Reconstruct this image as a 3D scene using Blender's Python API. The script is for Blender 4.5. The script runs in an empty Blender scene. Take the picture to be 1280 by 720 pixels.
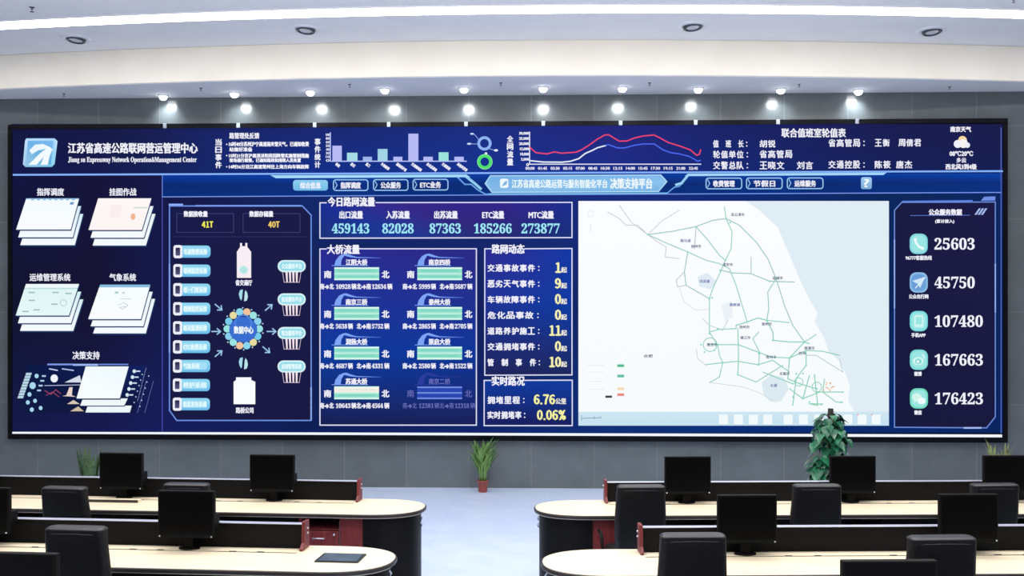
import bpy, bmesh, math, random
from mathutils import Vector, Matrix, Euler
random.seed(7)
PI = math.pi
SC = bpy.context.scene
COL = SC.collection

# ------------------------------------------------------------------ camera, world, lights, exposure
F, HOR, CAMZ, YAW = 1250.0, 405.0, 2.33, math.radians(1.87)   # focal length in px of the 1280 frame, horizon row, eye height, yaw
cam_d = bpy.data.cameras.new('camera'); cam = bpy.data.objects.new('camera', cam_d); COL.objects.link(cam)
cam_d.sensor_width = 36.0; cam_d.lens = F / 1280 * 36; cam_d.shift_y = (HOR - 360) / 1280
cam_d.clip_end = 200
cam.location = (0, 0, CAMZ); cam.rotation_euler = (PI / 2, 0, YAW)
SC.camera = cam
vs = SC.view_settings
vs.view_transform = 'Standard'; vs.look = 'None'; vs.gamma = 1.0; vs.exposure = 0.0; vs.use_curve_mapping = False
world = bpy.data.worlds.new('ambient_fill_from_the_back'); SC.world = world; world.use_nodes = True  # even ambient fill, added to enter where the room is left open
bg = world.node_tree.nodes['Background']; bg.inputs[0].default_value = (0.86, 0.90, 1.0, 1); bg.inputs[1].default_value = 0.36

def area(name, loc, sx, sy, power, col, rot=(0, 0, 0)):
    l = bpy.data.lights.new(name, 'AREA'); l.shape = 'RECTANGLE'; l.size = sx; l.size_y = sy; l.energy = power; l.color = col
    o = bpy.data.objects.new(name, l); o.location = loc; o.rotation_euler = rot; COL.objects.link(o); return o
area('room_ceiling_light', (0, 8.3, 5.9), 13, 0.9, 420, (1, 0.97, 0.93))
area('room_ceiling_light', (0, 5.0, 5.9), 13, 0.9, 420, (1, 0.97, 0.93))
area('room_ceiling_light', (0, 1.5, 5.9), 13, 0.9, 330, (1, 0.97, 0.93))
area('fill_uplight', (0, 8.6, 5.15), 13, 0.4, 150, (1, 0.965, 0.91), (math.radians(141), 0, 0))  # added unseen fill light that brightens the bulkhead and ceiling
SPOT_POWER = 24.0

# ------------------------------------------------------------------ camera-model helpers (pixel of the photo -> point on a real plane)
CT, ST = math.cos(YAW), math.sin(YAW)
WALL = 14.2
def ray(px, py):
    a = (px - 640) / F; b = (HOR - py) / F
    return Vector((-ST + a * CT, CT + a * ST, b))
def on_y(px, py, Y):
    r = ray(px, py); return Vector((0, 0, CAMZ)) + r * (Y / r.y)
def on_z(px, py, Z):
    r = ray(px, py); return Vector((0, 0, CAMZ)) + r * ((Z - CAMZ) / r.z)
def proj_x(p):
    d = -ST * p.x + CT * p.y; a = CT * p.x + ST * p.y
    return 640 + F * a / d

# ------------------------------------------------------------------ materials
def s2l(c):
    return c / 12.92 if c <= 0.04045 else ((c + 0.055) / 1.055) ** 2.4
def hexc(h):
    h = h.lstrip('#'); return tuple(s2l(int(h[i:i + 2], 16) / 255) for i in (0, 2, 4))
def mat(name, col, rough=0.5, metal=0.0, spec=0.5, emit=None, strength=1.0, coat=0.0):
    m = bpy.data.materials.new(name); m.use_nodes = True
    b = m.node_tree.nodes['Principled BSDF']
    b.inputs['Base Color'].default_value = (*col, 1); b.inputs['Roughness'].default_value = rough
    b.inputs['Metallic'].default_value = metal; b.inputs['Specular IOR Level'].default_value = spec
    b.inputs['Coat Weight'].default_value = coat
    if emit:
        b.inputs['Emission Color'].default_value = (*emit, 1); b.inputs['Emission Strength'].default_value = strength
    return m
def noise_col(m, c1, c2, scale=6.0, stretch=(1, 1, 1), detail=4, bump=0.0, lo=0.35, hi=0.65):
    nt = m.node_tree; b = nt.nodes['Principled BSDF']
    tc = nt.nodes.new('ShaderNodeTexCoord'); mp = nt.nodes.new('ShaderNodeMapping'); mp.inputs['Scale'].default_value = stretch
    n = nt.nodes.new('ShaderNodeTexNoise'); n.inputs['Scale'].default_value = scale; n.inputs['Detail'].default_value = detail
    r = nt.nodes.new('ShaderNodeValToRGB'); r.color_ramp.elements[0].position = lo; r.color_ramp.elements[1].position = hi
    r.color_ramp.elements[0].color = (*c1, 1); r.color_ramp.elements[1].color = (*c2, 1)
    nt.links.new(tc.outputs['Object'], mp.inputs[0]); nt.links.new(mp.outputs[0], n.inputs['Vector'])
    nt.links.new(n.outputs[0], r.inputs[0]); nt.links.new(r.outputs[0], b.inputs['Base Color'])
    if bump:
        bp = nt.nodes.new('ShaderNodeBump'); bp.inputs['Strength'].default_value = bump; bp.inputs['Distance'].default_value = 0.01
        nt.links.new(n.outputs[0], bp.inputs['Height']); nt.links.new(bp.outputs[0], b.inputs['Normal'])
    return m
def tile_mat(name, c1, c2, cm, w, h, rough, spec, axes='xz', mortar=0.004, off=0.0, shift=(0, 0)):
    m = mat(name, c1, rough, 0, spec); nt = m.node_tree; b = nt.nodes['Principled BSDF']
    tc = nt.nodes.new('ShaderNodeTexCoord'); sx = nt.nodes.new('ShaderNodeSeparateXYZ'); cx = nt.nodes.new('ShaderNodeCombineXYZ')
    mp = nt.nodes.new('ShaderNodeMapping'); mp.inputs['Location'].default_value = (shift[0], shift[1], 0)
    nt.links.new(tc.outputs['Object'], sx.inputs[0])
    nt.links.new(sx.outputs['X'], cx.inputs[0]); nt.links.new(sx.outputs['Z' if axes == 'xz' else 'Y'], cx.inputs[1])
    nt.links.new(cx.outputs[0], mp.inputs[0])
    br = nt.nodes.new('ShaderNodeTexBrick'); br.offset = off; br.inputs['Scale'].default_value = 1.0
    br.inputs['Color1'].default_value = (*c1, 1); br.inputs['Color2'].default_value = (*c2, 1); br.inputs['Mortar'].default_value = (*cm, 1)
    br.inputs['Mortar Size'].default_value = mortar; br.inputs['Brick Width'].default_value = w; br.inputs['Row Height'].default_value = h
    nt.links.new(mp.outputs[0], br.inputs['Vector'])
    n = nt.nodes.new('ShaderNodeTexNoise'); n.inputs['Scale'].default_value = 3.0; n.inputs['Detail'].default_value = 6
    nt.links.new(tc.outputs['Object'], n.inputs['Vector'])
    mx = nt.nodes.new('ShaderNodeMix'); mx.data_type = 'RGBA'; mx.blend_type = 'OVERLAY'; mx.inputs[0].default_value = 0.22
    nt.links.new(br.outputs['Color'], mx.inputs[6]); nt.links.new(n.outputs[0], mx.inputs[7])
    nt.links.new(mx.outputs[2], b.inputs['Base Color'])
    return m

M = {}
M['wall'] = tile_mat('grey_polished_tile', hexc('5c6366'), hexc('565c5f'), hexc('686e71'), 0.89, 1.30, 0.20, 0.75, 'xz', 0.006, 0, (0.19, 0.1))
M['floor'] = tile_mat('pale_blue_polished_floor', hexc('cbd8f2'), hexc('c8d6f1'), hexc('c0cfea'), 1.2, 1.2, 0.24, 0.5, 'xy', 0.004)
M['ceiling'] = noise_col(mat('white_ceiling_paint', hexc('e4e4e6'), 0.8), hexc('e2e3e6'), hexc('e7e7e9'), 2.0)
M['bulkhead'] = noise_col(mat('cream_plaster', hexc('f3ebdc'), 0.75), hexc('f1e9da'), hexc('f5eee0'), 2.0)
M['top'] = noise_col(mat('cream_laminate', hexc('dfd0b4'), 0.38), hexc('dccdb0'), hexc('e3d5bb'), 5, (1, 6, 1))
M['edge'] = mat('dark_edge_band', hexc('2a2524'), 0.4)
M['black_wood'] = noise_col(mat('black_ash_laminate', hexc('141315'), 0.5, 0, 0.15), hexc('050506'), hexc('0c0b0d'), 4, (0.6, 8, 14))
M['red_wood'] = noise_col(mat('mahogany_laminate', hexc('6a2224'), 0.45), hexc('5c1a1d'), hexc('742628'), 5, (8, 8, 0.8))
M['red_edge'] = mat('mahogany_edge', hexc('8f4a48'), 0.4)
M['silver'] = mat('brushed_silver', hexc('c9ccd6'), 0.28, 0.9)
M['rail'] = mat('pale_aluminium_rail', hexc('c8cbe0'), 0.35, 0.6)
M['void'] = mat('shelf_black', hexc('0c0c0e'), 0.6)
M['plastic'] = mat('black_plastic', hexc('070708'), 0.55, 0, 0.12)
M['glass_black'] = mat('switched_off_display', hexc('030304'), 0.4, 0, 0.1)
M['leather'] = noise_col(mat('black_leather', hexc('17181c'), 0.5, 0, 0.25), hexc('0b0b0d'), hexc('111113'), 30, bump=0.08)
M['leather_lip'] = mat('highlight_black_leather', hexc('242428'), 0.42)  # lighter tone puts the highlight into the chair back's top lip
M['chrome'] = mat('chrome', hexc('b9bcc4'), 0.15, 1.0)
M['bezel'] = mat('black_gloss_bezel', hexc('06070e'), 0.4, 0, 0.12)
M['lamp_glint'] = mat('pale_lamp_glint', hexc('9aa0aa'), 0.35, 0.2)
M['lamp_on'] = mat('lamp_lens_lit', (1, 1, 1), 0.4, emit=(0.95, 0.98, 1), strength=9)
M['strip_on'] = mat('strip_diffuser_lit', (1, 1, 1), 0.4, emit=(1, 0.99, 1), strength=11.0)
M['trim_white'] = mat('white_metal_trim', hexc('dcdfe6'), 0.35)
M['gimbal_dark'] = mat('grey_lamp_cup', hexc('4a4e58'), 0.35, 0.6)
M['gimbal_lens'] = mat('lamp_lens_off', hexc('b0b6c2'), 0.15)
M['sprinkler'] = mat('dull_metal', hexc('50545c'), 0.4, 0.5)
M['terracotta'] = mat('red_brown_pot', hexc('8e3d33'), 0.4)
M['dark_pot'] = mat('dark_ceramic_pot', hexc('2b2d30'), 0.35)
M['soil'] = mat('soil', hexc('2a1f17'), 0.9)
M['moss'] = noise_col(mat('moss_pole', hexc('1c1712'), 0.9), hexc('120f0c'), hexc('2a2219'), 20)
M['leaf_bamboo'] = noise_col(mat('fresh_green_leaf', hexc('5f8a36'), 0.4), hexc('4f7a2c'), hexc('7ba050'), 12)
M['leaf_snake'] = noise_col(mat('banded_green_leaf', hexc('3f5d2c'), 0.4), hexc('22381b'), hexc('4c6a36'), 16, (1, 1, 4))
M['leaf_pothos'] = noise_col(mat('glossy_dark_leaf', hexc('1c5a44'), 0.25), hexc('134a38'), hexc('2c7450'), 9)
M['leaf_pale'] = noise_col(mat('yellow_green_leaf', hexc('7f8648'), 0.45), hexc('6c7538'), hexc('98a064'), 12)
M['stem'] = mat('green_stem', hexc('6c8f4a'), 0.45)
M['pad'] = noise_col(mat('slate_pad', hexc('3c4654'), 0.35), hexc('36404e'), hexc('46505e'), 8)
M['pad_rim'] = mat('black_pad_rim', hexc('17181c'), 0.4)

# ------------------------------------------------------------------ mesh helpers
class MB:
    def __init__(s): s.v = []; s.f = []; s.m = []; s.mats = []; s.cur = 0; s.sm = []
    def use(s, m):
        if m not in s.mats: s.mats.append(m)
        s.cur = s.mats.index(m); return s
    def add(s, vs_, fs, smooth=False):
        o = len(s.v); s.v += [tuple(p) for p in vs_]
        for f in fs: s.f.append(tuple(i + o for i in f)); s.m.append(s.cur); s.sm.append(smooth)
        return s
    def box(s, x0, x1, y0, y1, z0, z1):
        vs_ = [(x, y, z) for z in (z0, z1) for y in (y0, y1) for x in (x0, x1)]
        return s.add(vs_, [(0, 2, 3, 1), (4, 5, 7, 6), (0, 1, 5, 4), (2, 6, 7, 3), (0, 4, 6, 2), (1, 3, 7, 5)])
    def prism(s, pts, z0, z1):                      # outline in xy, extruded in z
        a = sum(pts[i][0] * pts[(i + 1) % len(pts)][1] - pts[(i + 1) % len(pts)][0] * pts[i][1] for i in range(len(pts)))
        if a < 0: pts = pts[::-1]
        n = len(pts)
        vs_ = [(p[0], p[1], z0) for p in pts] + [(p[0], p[1], z1) for p in pts]
        return s.add(vs_, [tuple(range(n - 1, -1, -1)), tuple(range(n, 2 * n))] + [(i, (i + 1) % n, n + (i + 1) % n, n + i) for i in range(n)])
    def prism_x(s, pts, x0, x1):                    # outline in yz, extruded along x
        n = len(pts)
        vs_ = [(x0, p[0], p[1]) for p in pts] + [(x1, p[0], p[1]) for p in pts]
        return s.add(vs_, [tuple(range(n)), tuple(range(2 * n - 1, n - 1, -1))] + [(i, n + i, n + (i + 1) % n, (i + 1) % n) for i in range(n)])
    def lathe(s, prof, c=(0, 0, 0), n=24, cap=True, smooth=True):
        vs_ = []; k = len(prof)
        for j in range(n):
            a = 2 * PI * j / n
            for r, z in prof: vs_.append((c[0] + r * math.cos(a), c[1] + r * math.sin(a), c[2] + z))
        fs = [(j * k + i, ((j + 1) % n) * k + i, ((j + 1) % n) * k + i + 1, j * k + i + 1) for j in range(n) for i in range(k - 1)]
        s.add(vs_, fs, smooth)
        if cap:
            s.add([vs_[j * k] for j in range(n)], [tuple(range(n - 1, -1, -1))]); s.add([vs_[j * k + k - 1] for j in range(n)], [tuple(range(n))])
        return s
    def tube(s, pts, rad, n=8, smooth=True):
        pts = [Vector(p) for p in pts]; rs = rad if isinstance(rad, (list, tuple)) else [rad] * len(pts)
        vs_ = []
        for i, p in enumerate(pts):
            t = (pts[min(i + 1, len(pts) - 1)] - pts[max(i - 1, 0)]).normalized()
            u = t.cross(Vector((0, 0, 1)) if abs(t.z) < 0.9 else Vector((1, 0, 0))).normalized(); w = t.cross(u)
            for j in range(n):
                a = 2 * PI * j / n; vs_.append(p + (u * math.cos(a) + w * math.sin(a)) * rs[i])
        k = len(pts)
        fs = [(i * n + j, i * n + (j + 1) % n, (i + 1) * n + (j + 1) % n, (i + 1) * n + j) for i in range(k - 1) for j in range(n)]
        fs += [tuple(range(n - 1, -1, -1)), tuple(range((k - 1) * n, k * n))]
        return s.add(vs_, fs, smooth)
    def build(s, name, m=None, parent=None, bevel=0.0, seg=2, sub=0, flip=False):
        me = bpy.data.meshes.new(name)
        v = [(-p[0], p[1], p[2]) for p in s.v] if flip else s.v
        f = [t[::-1] for t in s.f] if flip else s.f
        me.from_pydata(v, [], f)
        ms = s.mats or [m]
        for q in ms: me.materials.append(q)
        for i, p in enumerate(me.polygons):
            p.material_index = s.m[i] if s.mats else 0; p.use_smooth = s.sm[i]
        me.update()
        o = bpy.data.objects.new(name, me); COL.objects.link(o); o.parent = parent
        if bevel:
            b = o.modifiers.new('bevel', 'BEVEL'); b.width = bevel; b.segments = seg; b.limit_method = 'ANGLE'; b.angle_limit = 0.6
        if sub:
            b = o.modifiers.new('sub', 'SUBSURF'); b.levels = sub; b.render_levels = sub
        return o
def tag(o, label=None, cat=None, group=None, kind=None):
    if label: o['label'] = label
    if cat: o['category'] = cat
    if group: o['group'] = group
    if kind: o['kind'] = kind
    return o
def thing(name, loc, rz=0, label=None, cat=None, group=None):
    o = bpy.data.objects.new(name, None); o.empty_display_size = 0.1; COL.objects.link(o)
    o.location = loc; o.rotation_euler = (0, 0, rz); return tag(o, label, cat, group)
def copy_tree(o, parent=None):
    c = o.copy(); COL.objects.link(c); c.parent = parent
    for ch in list(o.children): copy_tree(ch, c)
    return c
def rounded(w, h, r, n=5):
    out = []
    for cx, cy, a0 in ((w / 2 - r, h / 2 - r, 0), (-w / 2 + r, h / 2 - r, PI / 2), (-w / 2 + r, -h / 2 + r, PI), (w / 2 - r, -h / 2 + r, 3 * PI / 2)):
        for i in range(n + 1):
            a = a0 + PI / 2 * i / n; out.append((cx + r * math.cos(a), cy + r * math.sin(a)))
    return out

# ------------------------------------------------------------------ the setting
ZS, ZC = 5.585, 6.05          # soffit and ceiling heights
tag(MB().box(-14, 14, -6, WALL, -0.15, 0).build('floor', M['floor']), kind='structure')
tag(MB().box(-14, 14, WALL, WALL + 0.2, 0, ZC + 0.15).build('wall_front', M['wall']), kind='structure')
tag(MB().box(-14, 14, -6, WALL, ZC, ZC + 0.15).build('ceiling', M['ceiling']), kind='structure')
def circle3(a, b, c):
    ax, ay, bx, by, cx, cy = a.x, a.y, b.x, b.y, c.x, c.y
    d = 2 * (ax * (by - cy) + bx * (cy - ay) + cx * (ay - by))
    ux = ((ax * ax + ay * ay) * (by - cy) + (bx * bx + by * by) * (cy - ay) + (cx * cx + cy * cy) * (ay - by)) / d
    uy = ((ax * ax + ay * ay) * (cx - bx) + (bx * bx + by * by) * (ax - cx) + (cx * cx + cy * cy) * (bx - ax)) / d
    return ux, uy, math.hypot(ax - ux, ay - uy)
bcx, bcy, bR = circle3(on_z(0, 111, ZS), on_z(640, 94.5, ZS), on_z(1280, 101.5, ZS))
def arc_y(x, dr=0.0, c=(bcx, bcy, bR)):
    return c[1] - math.sqrt((c[2] + dr) ** 2 - (x - c[0]) ** 2)
xs = [-14 + 28 * i / 112 for i in range(113)]
front = [(x, min(arc_y(x), WALL - 0.02)) for x in xs]
tag(MB().prism(front + [(14, WALL), (-14, WALL)], ZS, ZC).build('ceiling_bulkhead', M['bulkhead'], bevel=0.012), kind='structure')
# the soffit underside is painted like the ceiling
tag(MB().prism([(x, min(y + 0.02, WALL - 0.01)) for x, y in front] + [(14, WALL), (-14, WALL)], ZS - 0.006, ZS - 0.0005).build('ceiling_soffit', M['ceiling']), kind='structure')

# light strip: concentric-looking arc in the ceiling
sc3 = circle3(on_z(0, 31, ZC), on_z(640, 11, ZC), on_z(1280, 17, ZC))
def strip(y_off0, y_off1, z0, z1, name, m, parent):
    a = [(x, arc_y(x, 0, sc3) + y_off0) for x in xs if abs(x) < 11.01]; b = [(x, arc_y(x, 0, sc3) + y_off1) for x in xs if abs(x) < 11.01]
    return MB().prism(a + b[::-1], z0, z1).build(name, m, parent)
ls = thing('light_strip', (0, 0, 0), 0, 'long curved white light strip glowing across the ceiling', 'light strip')
strip(-0.145, 0.145, ZC - 0.012, ZC + 0.01, 'diffuser', M['strip_on'], ls)
strip(-0.16, -0.145, ZC - 0.014, ZC + 0.01, 'trim', M['trim_white'], ls); strip(0.145, 0.16, ZC - 0.014, ZC + 0.01, 'trim', M['trim_white'], ls)

# big adjustable ceiling spots, switched off
def gimbal(px, py, rz, label, sgn=1):
    p = on_z(px, py, ZC); t = thing('ceiling_spotlight', (p.x, p.y, ZC), rz, label, 'ceiling light', 'large round swivel spots in the ceiling')
    t.scale = (1.18, 1.18, 1.0)
    MB().lathe([(0.105, -0.004), (0.112, -0.018), (0.155, -0.014), (0.165, 0.0)], n=32, cap=False).build('trim_ring', M['trim_white'], t)
    MB().lathe([(0.0, -0.003), (0.112, -0.004)], n=32, cap=False).build('recess', M['gimbal_dark'], t)
    c = MB().lathe([(0.104, -0.004), (0.1, -0.022), (0.088, -0.03), (0.078, -0.024), (0.07, -0.012)], n=28, cap=False).build('swivel_cup', M['gimbal_dark'], t)
    l = MB().lathe([(0.0, -0.012), (0.03, -0.018), (0.066, -0.016)], n=28, cap=False).build('lens', M['gimbal_lens'], c)
    c.rotation_euler = (math.radians(-5), math.radians(6) * sgn, 0); c.location = (0, 0, -0.010)
    return t
gimbal(95, 48, 0.3, 'round swivel ceiling spot above the left end of the video wall, leftmost of four')
gimbal(382, 36, 0.1, 'round swivel ceiling spot over the events list and bar chart side, second of four')
gimbal(866, 32, -0.1, 'round swivel ceiling spot right of centre, third of four from the left', -1)
gimbal(1165, 38, -0.3, 'round swivel ceiling spot above the right end of the video wall', -1)

# small downlights washing the wall
DL = [(204, 119), (293, 116), (388, 113.5), (481, 111), (580, 110), (679, 109), (778, 109), (873, 110), (976, 111), (1073, 112.5)]
ORD = ['leftmost', 'second', 'third', 'fourth', 'fifth', 'sixth', 'seventh', 'eighth', 'ninth', 'rightmost']
DLX = []
for i, (px, py) in enumerate(DL):
    p = on_z(px, py, ZS - 0.006); p.y = min(p.y, WALL - 0.13); DLX.append(p.x)
    w = 'end of the row' if i in (0, 9) else 'from the left in the row'
    t = thing('downlight', (p.x, p.y, ZS - 0.006), 0, 'small lit downlight under the bulkhead, %s %s' % (ORD[i], w), 'downlight', 'lit downlights along the soffit')
    MB().lathe([(0.05, -0.012), (0.058, -0.02), (0.072, -0.01), (0.074, 0.0)], n=24, cap=False).build('trim_ring', M['trim_white'], t)
    MB().lathe([(0.0, -0.072), (0.028, -0.067), (0.048, -0.05), (0.057, -0.026), (0.058, -0.010)], n=24, cap=False).build('lens', M['lamp_on'], t)
    l = bpy.data.lights.new('downlight_beam', 'SPOT'); l.energy = SPOT_POWER; l.spot_size = math.radians(112); l.spot_blend = 0.9
    l.shadow_soft_size = 0.06; l.color = (0.9, 0.97, 1.0)
    lo = bpy.data.objects.new('downlight_beam', l); lo.location = (0, 0, -0.085); lo.rotation_euler = (math.radians(38), 0, 0); lo.parent = t; COL.objects.link(lo)

# sprinkler heads
SPR = [(80, 117, 'left end of the soffit'), (251, 110, 'between the first and second downlights'), (437, 105.5, 'between the third and fourth downlights'),
       (626, 103.5, 'between the fifth and sixth downlights'), (812, 103.5, 'between the seventh and eighth downlights'), (999, 105.5, 'between the ninth and tenth downlights'), (1187, 108.5, 'right of the last downlight')]
def sprinkler(p, label, s_=0.62):
    t = thing('sprinkler_head', p, 0, label, 'sprinkler', 'ceiling sprinkler heads')
    t.scale = (s_, s_, s_)
    MB().lathe([(0.035, 0), (0.033, -0.006), (0.012, -0.01), (0.012, -0.03)], n=16).build('escutcheon', M['sprinkler'], t)
    MB().lathe([(0.004, -0.03), (0.004, -0.055), (0.026, -0.058), (0.026, -0.062)], n=16).build('deflector', M['sprinkler'], t)
for px, py, w in SPR: sprinkler(on_z(px, py, ZS - 0.006), 'tiny grey sprinkler head under the bulkhead, ' + w)
sprinkler(on_z(40, 9, ZC), 'small grey sprinkler head on the ceiling at top left, before the light strip', 0.9)
sprinkler(on_z(1267, -1, ZC), 'small grey sprinkler head on the ceiling at top right, before the light strip')

# ------------------------------------------------------------------ the LED video wall
SY = WALL - 0.09                                  # plane of the lit panel
def S(px, py, dy=0.0):
    p = on_y(px, py, SY); return Vector((p.x, SY - dy, p.z))
c00, c11 = S(10.5, 548.5), S(1259, 148.2)
LX0, LX1, LZ0, LZ1 = c00.x, c11.x, (S(10.5, 548.5).z + S(1259, 553.5).z) / 2, (S(10.5, 156).z + S(1259, 148.2).z) / 2
LED = thing('led_video_wall', ((LX0 + LX1) / 2, SY, LZ0), 0, 'huge blue LED video wall of traffic data mounted on the grey tiled wall', 'video wall')
def pixel_mat(name, sampled):
    m = bpy.data.materials.new(name); m.use_nodes = True; nt = m.node_tree; nt.nodes.clear()
    at = nt.nodes.new('ShaderNodeVertexColor'); at.layer_name = 'picture'
    em = nt.nodes.new('ShaderNodeEmission'); em.inputs[1].default_value = 1.0
    out = nt.nodes.new('ShaderNodeOutputMaterial'); nt.links.new(at.outputs[0], em.inputs[0]); nt.links.new(em.outputs[0], out.inputs[0])
    if not sampled: m.cycles.emission_sampling = 'NONE'
    return m
PIX, PIXB = pixel_mat('led_pixels', False), pixel_mat('led_background', True)
GLY = {}
def glyphs(t):
    if t not in GLY:
        c = bpy.data.curves.new('writing', 'FONT'); c.body = t; c.dimensions = '2D'; c.resolution_u = 2; c.fill_mode = 'FRONT'
        o = bpy.data.objects.new('writing', c); COL.objects.link(o)
        me = bpy.data.meshes.new_from_object(o.evaluated_get(bpy.context.evaluated_depsgraph_get()))
        v = [(p.co.x, p.co.y) for p in me.vertices]; f = [tuple(p.vertices) for p in me.polygons]
        bpy.data.objects.remove(o); bpy.data.curves.remove(c); bpy.data.meshes.remove(me)
        GLY[t] = (v, f, min(p[0] for p in v), max(p[0] for p in v), min(p[1] for p in v), max(p[1] for p in v))
    return GLY[t]
def bold(t):                                      # heavy serif forms for digits and latin letters
    o = ''
    for ch in t:
        if '0' <= ch <= '9': o += chr(0x1D7CE + ord(ch) - 48)
        elif 'A' <= ch <= 'Z': o += chr(0x1D400 + ord(ch) - 65)
        elif 'a' <= ch <= 'z': o += chr(0x1D41A + ord(ch) - 97)
        else: o += ch
    return o
class Panel:                                      # flat picture elements, drawn on the screen plane in stacked layers
    def __init__(s, name, base=0.004): s.name = name; s.v = []; s.f = []; s.c = []; s.z = base
    def up(s, d=0.0008): s.z += d; return s
    def poly(s, pts, col, col2=None):             # colour(s): one hex, or one per corner
        o = len(s.v); s.v += [S(x, y, s.z) for x, y in pts]; s.f.append(tuple(range(o, o + len(pts))))
        s.c.append([hexc(q) for q in col] if isinstance(col, (list, tuple)) else [hexc(col)] * len(pts)); return s
    def rect(s, x0, y0, x1, y1, col, bottom=None):
        return s.poly([(x0, y0), (x1, y0), (x1, y1), (x0, y1)], [col, col, bottom or col, bottom or col])
    def hrect(s, x0, y0, x1, y1, a, b): return s.poly([(x0, y0), (x1, y0), (x1, y1), (x0, y1)], [a, b, b, a])
    def line(s, pts, w, col):
        for (a, b) in zip(pts, pts[1:]):
            dx, dy = b[0] - a[0], b[1] - a[1]; L = math.hypot(dx, dy) or 1; nx, ny = -dy / L * w / 2, dx / L * w / 2; ex, ey = dx / L * w * 0.35, dy / L * w * 0.35
            s.poly([(a[0] + nx - ex, a[1] + ny - ey), (b[0] + nx + ex, b[1] + ny + ey), (b[0] - nx + ex, b[1] - ny + ey), (a[0] - nx - ex, a[1] - ny - ey)], col)
        return s
    def frame(s, x0, y0, x1, y1, w, col): return s.line([(x0, y0), (x1, y0), (x1, y1), (x0, y1), (x0, y0)], w, col)
    def disc(s, x, y, r, col, r2=None, n=20):
        return s.poly([(x + r * math.cos(2 * PI * i / n), y + (r2 or r) * math.sin(2 * PI * i / n)) for i in range(n)], col)
    def ring(s, x, y, r, w, col, a0=0, a1=360, n=28):
        for i in range(n):
            a, b = math.radians(a0 + (a1 - a0) * i / n), math.radians(a0 + (a1 - a0) * (i + 1) / n)
            s.poly([(x + r * math.cos(a), y + r * math.sin(a)), (x + r * math.cos(b), y + r * math.sin(b)), (x + (r - w) * math.cos(b), y + (r - w) * math.sin(b)), (x + (r - w) * math.cos(a), y + (r - w) * math.sin(a))], col)
        return s
    def rrect(s, x0, y0, x1, y1, r, col, bottom=None):
        P_ = [(q[0] + (x0 + x1) / 2, q[1] + (y0 + y1) / 2) for q in rounded(x1 - x0, y1 - y0, r, 4)]
        if bottom: return s.poly(P_, [col if q[1] < (y0 + y1) / 2 else bottom for q in P_])
        return s.poly(P_, col)
    def text(s, t, x0, y0, x1, y1, col, fat=0.35, serif=False, skew=0.0, rot=None):
        v, f, a, b, c, d = glyphs(bold(t) if serif else t)
        for k, (ox, oy) in enumerate([(-fat, 0), (fat, 0), (0, -fat * 0.6), (0, fat * 0.6)] if fat else [(0, 0)]):
            o = len(s.v)
            for p in v:
                u, w = (p[0] - a) / (b - a), (d - p[1]) / (d - c)
                x, y = x0 + u * (x1 - x0) + ox, y0 + w * (y1 - y0) + oy
                if skew: x += (0.5 - w) * skew
                if rot:
                    r = math.radians(rot); x, y = x0 + (x - x0) * math.cos(r) - (y - y0) * math.sin(r), y0 + (x - x0) * math.sin(r) + (y - y0) * math.cos(r)
                s.v.append(S(x, y, s.z + 0.0002 * k))
            for q in f: s.f.append(tuple(i + o for i in q)); s.c.append([hexc(col)] * len(q))
        return s
    def vtext(s, t, x0, y0, x1, y1, col, fat=0.3):
        h = (y1 - y0) / len(t)
        for i, ch in enumerate(t): s.text(ch, x0, y0 + i * h + h * 0.08, x1, y0 + (i + 1) * h - h * 0.08, col, fat)
        return s
    def digits(s, t, x0, y0, x1, y1, col, fat=0.6):  # heavy sans digits in even cells
        u = sum({'.': 0.5, '%': 1.3}.get(c, 1) for c in t); w = (x1 - x0) / u; x = x0
        for ch in t:
            cw = w * {'.': 0.5, '%': 1.3}.get(ch, 1)
            if ch == '.': s.rect(x + cw * .2, y1 - 2.2, x + cw * .8, y1, col)
            else: s.text(chr(0xFF10 + ord(ch) - 48) if ch.isdigit() else ch, x + cw * (.16 if ch == '1' else .1), y0 + fat * .4, x + cw * .9, y1 - fat * .4, col, fat)
            x += cw
        return s
    def spaced(s, t, x0, y0, x1, y1, col, fat=0.3):  # evenly spread characters
        w = (x1 - x0) / len(t)
        for i, ch in enumerate(t):
            if ch == ' ': continue
            if ch in '：:': s.disc(x0 + (i + 0.4) * w, y0 + (y1 - y0) * 0.3, 0.9, col, n=8); s.disc(x0 + (i + 0.4) * w, y0 + (y1 - y0) * 0.8, 0.9, col, n=8)
            else: s.text(ch, x0 + i * w + w * 0.06, y0, x0 + (i + 1) * w - w * 0.1, y1, col, fat)
        return s
    def build(s, parent=LED, m=None):
        me = bpy.data.meshes.new(s.name); L = parent; off = LED.location
        me.from_pydata([tuple(p - off) for p in s.v], [], s.f)
        at = me.color_attributes.new('picture', 'FLOAT_COLOR', 'CORNER'); buf = []
        for c in s.c:
            for q in c: buf += [q[0], q[1], q[2], 1.0]
        at.data.foreach_set('color', buf); me.materials.append(m or PIX); me.update()
        o = bpy.data.objects.new(s.name, me); COL.objects.link(o); o.parent = parent; return o

W_ = '#f3f3ff'; LB = '#8fb2ff'
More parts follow.
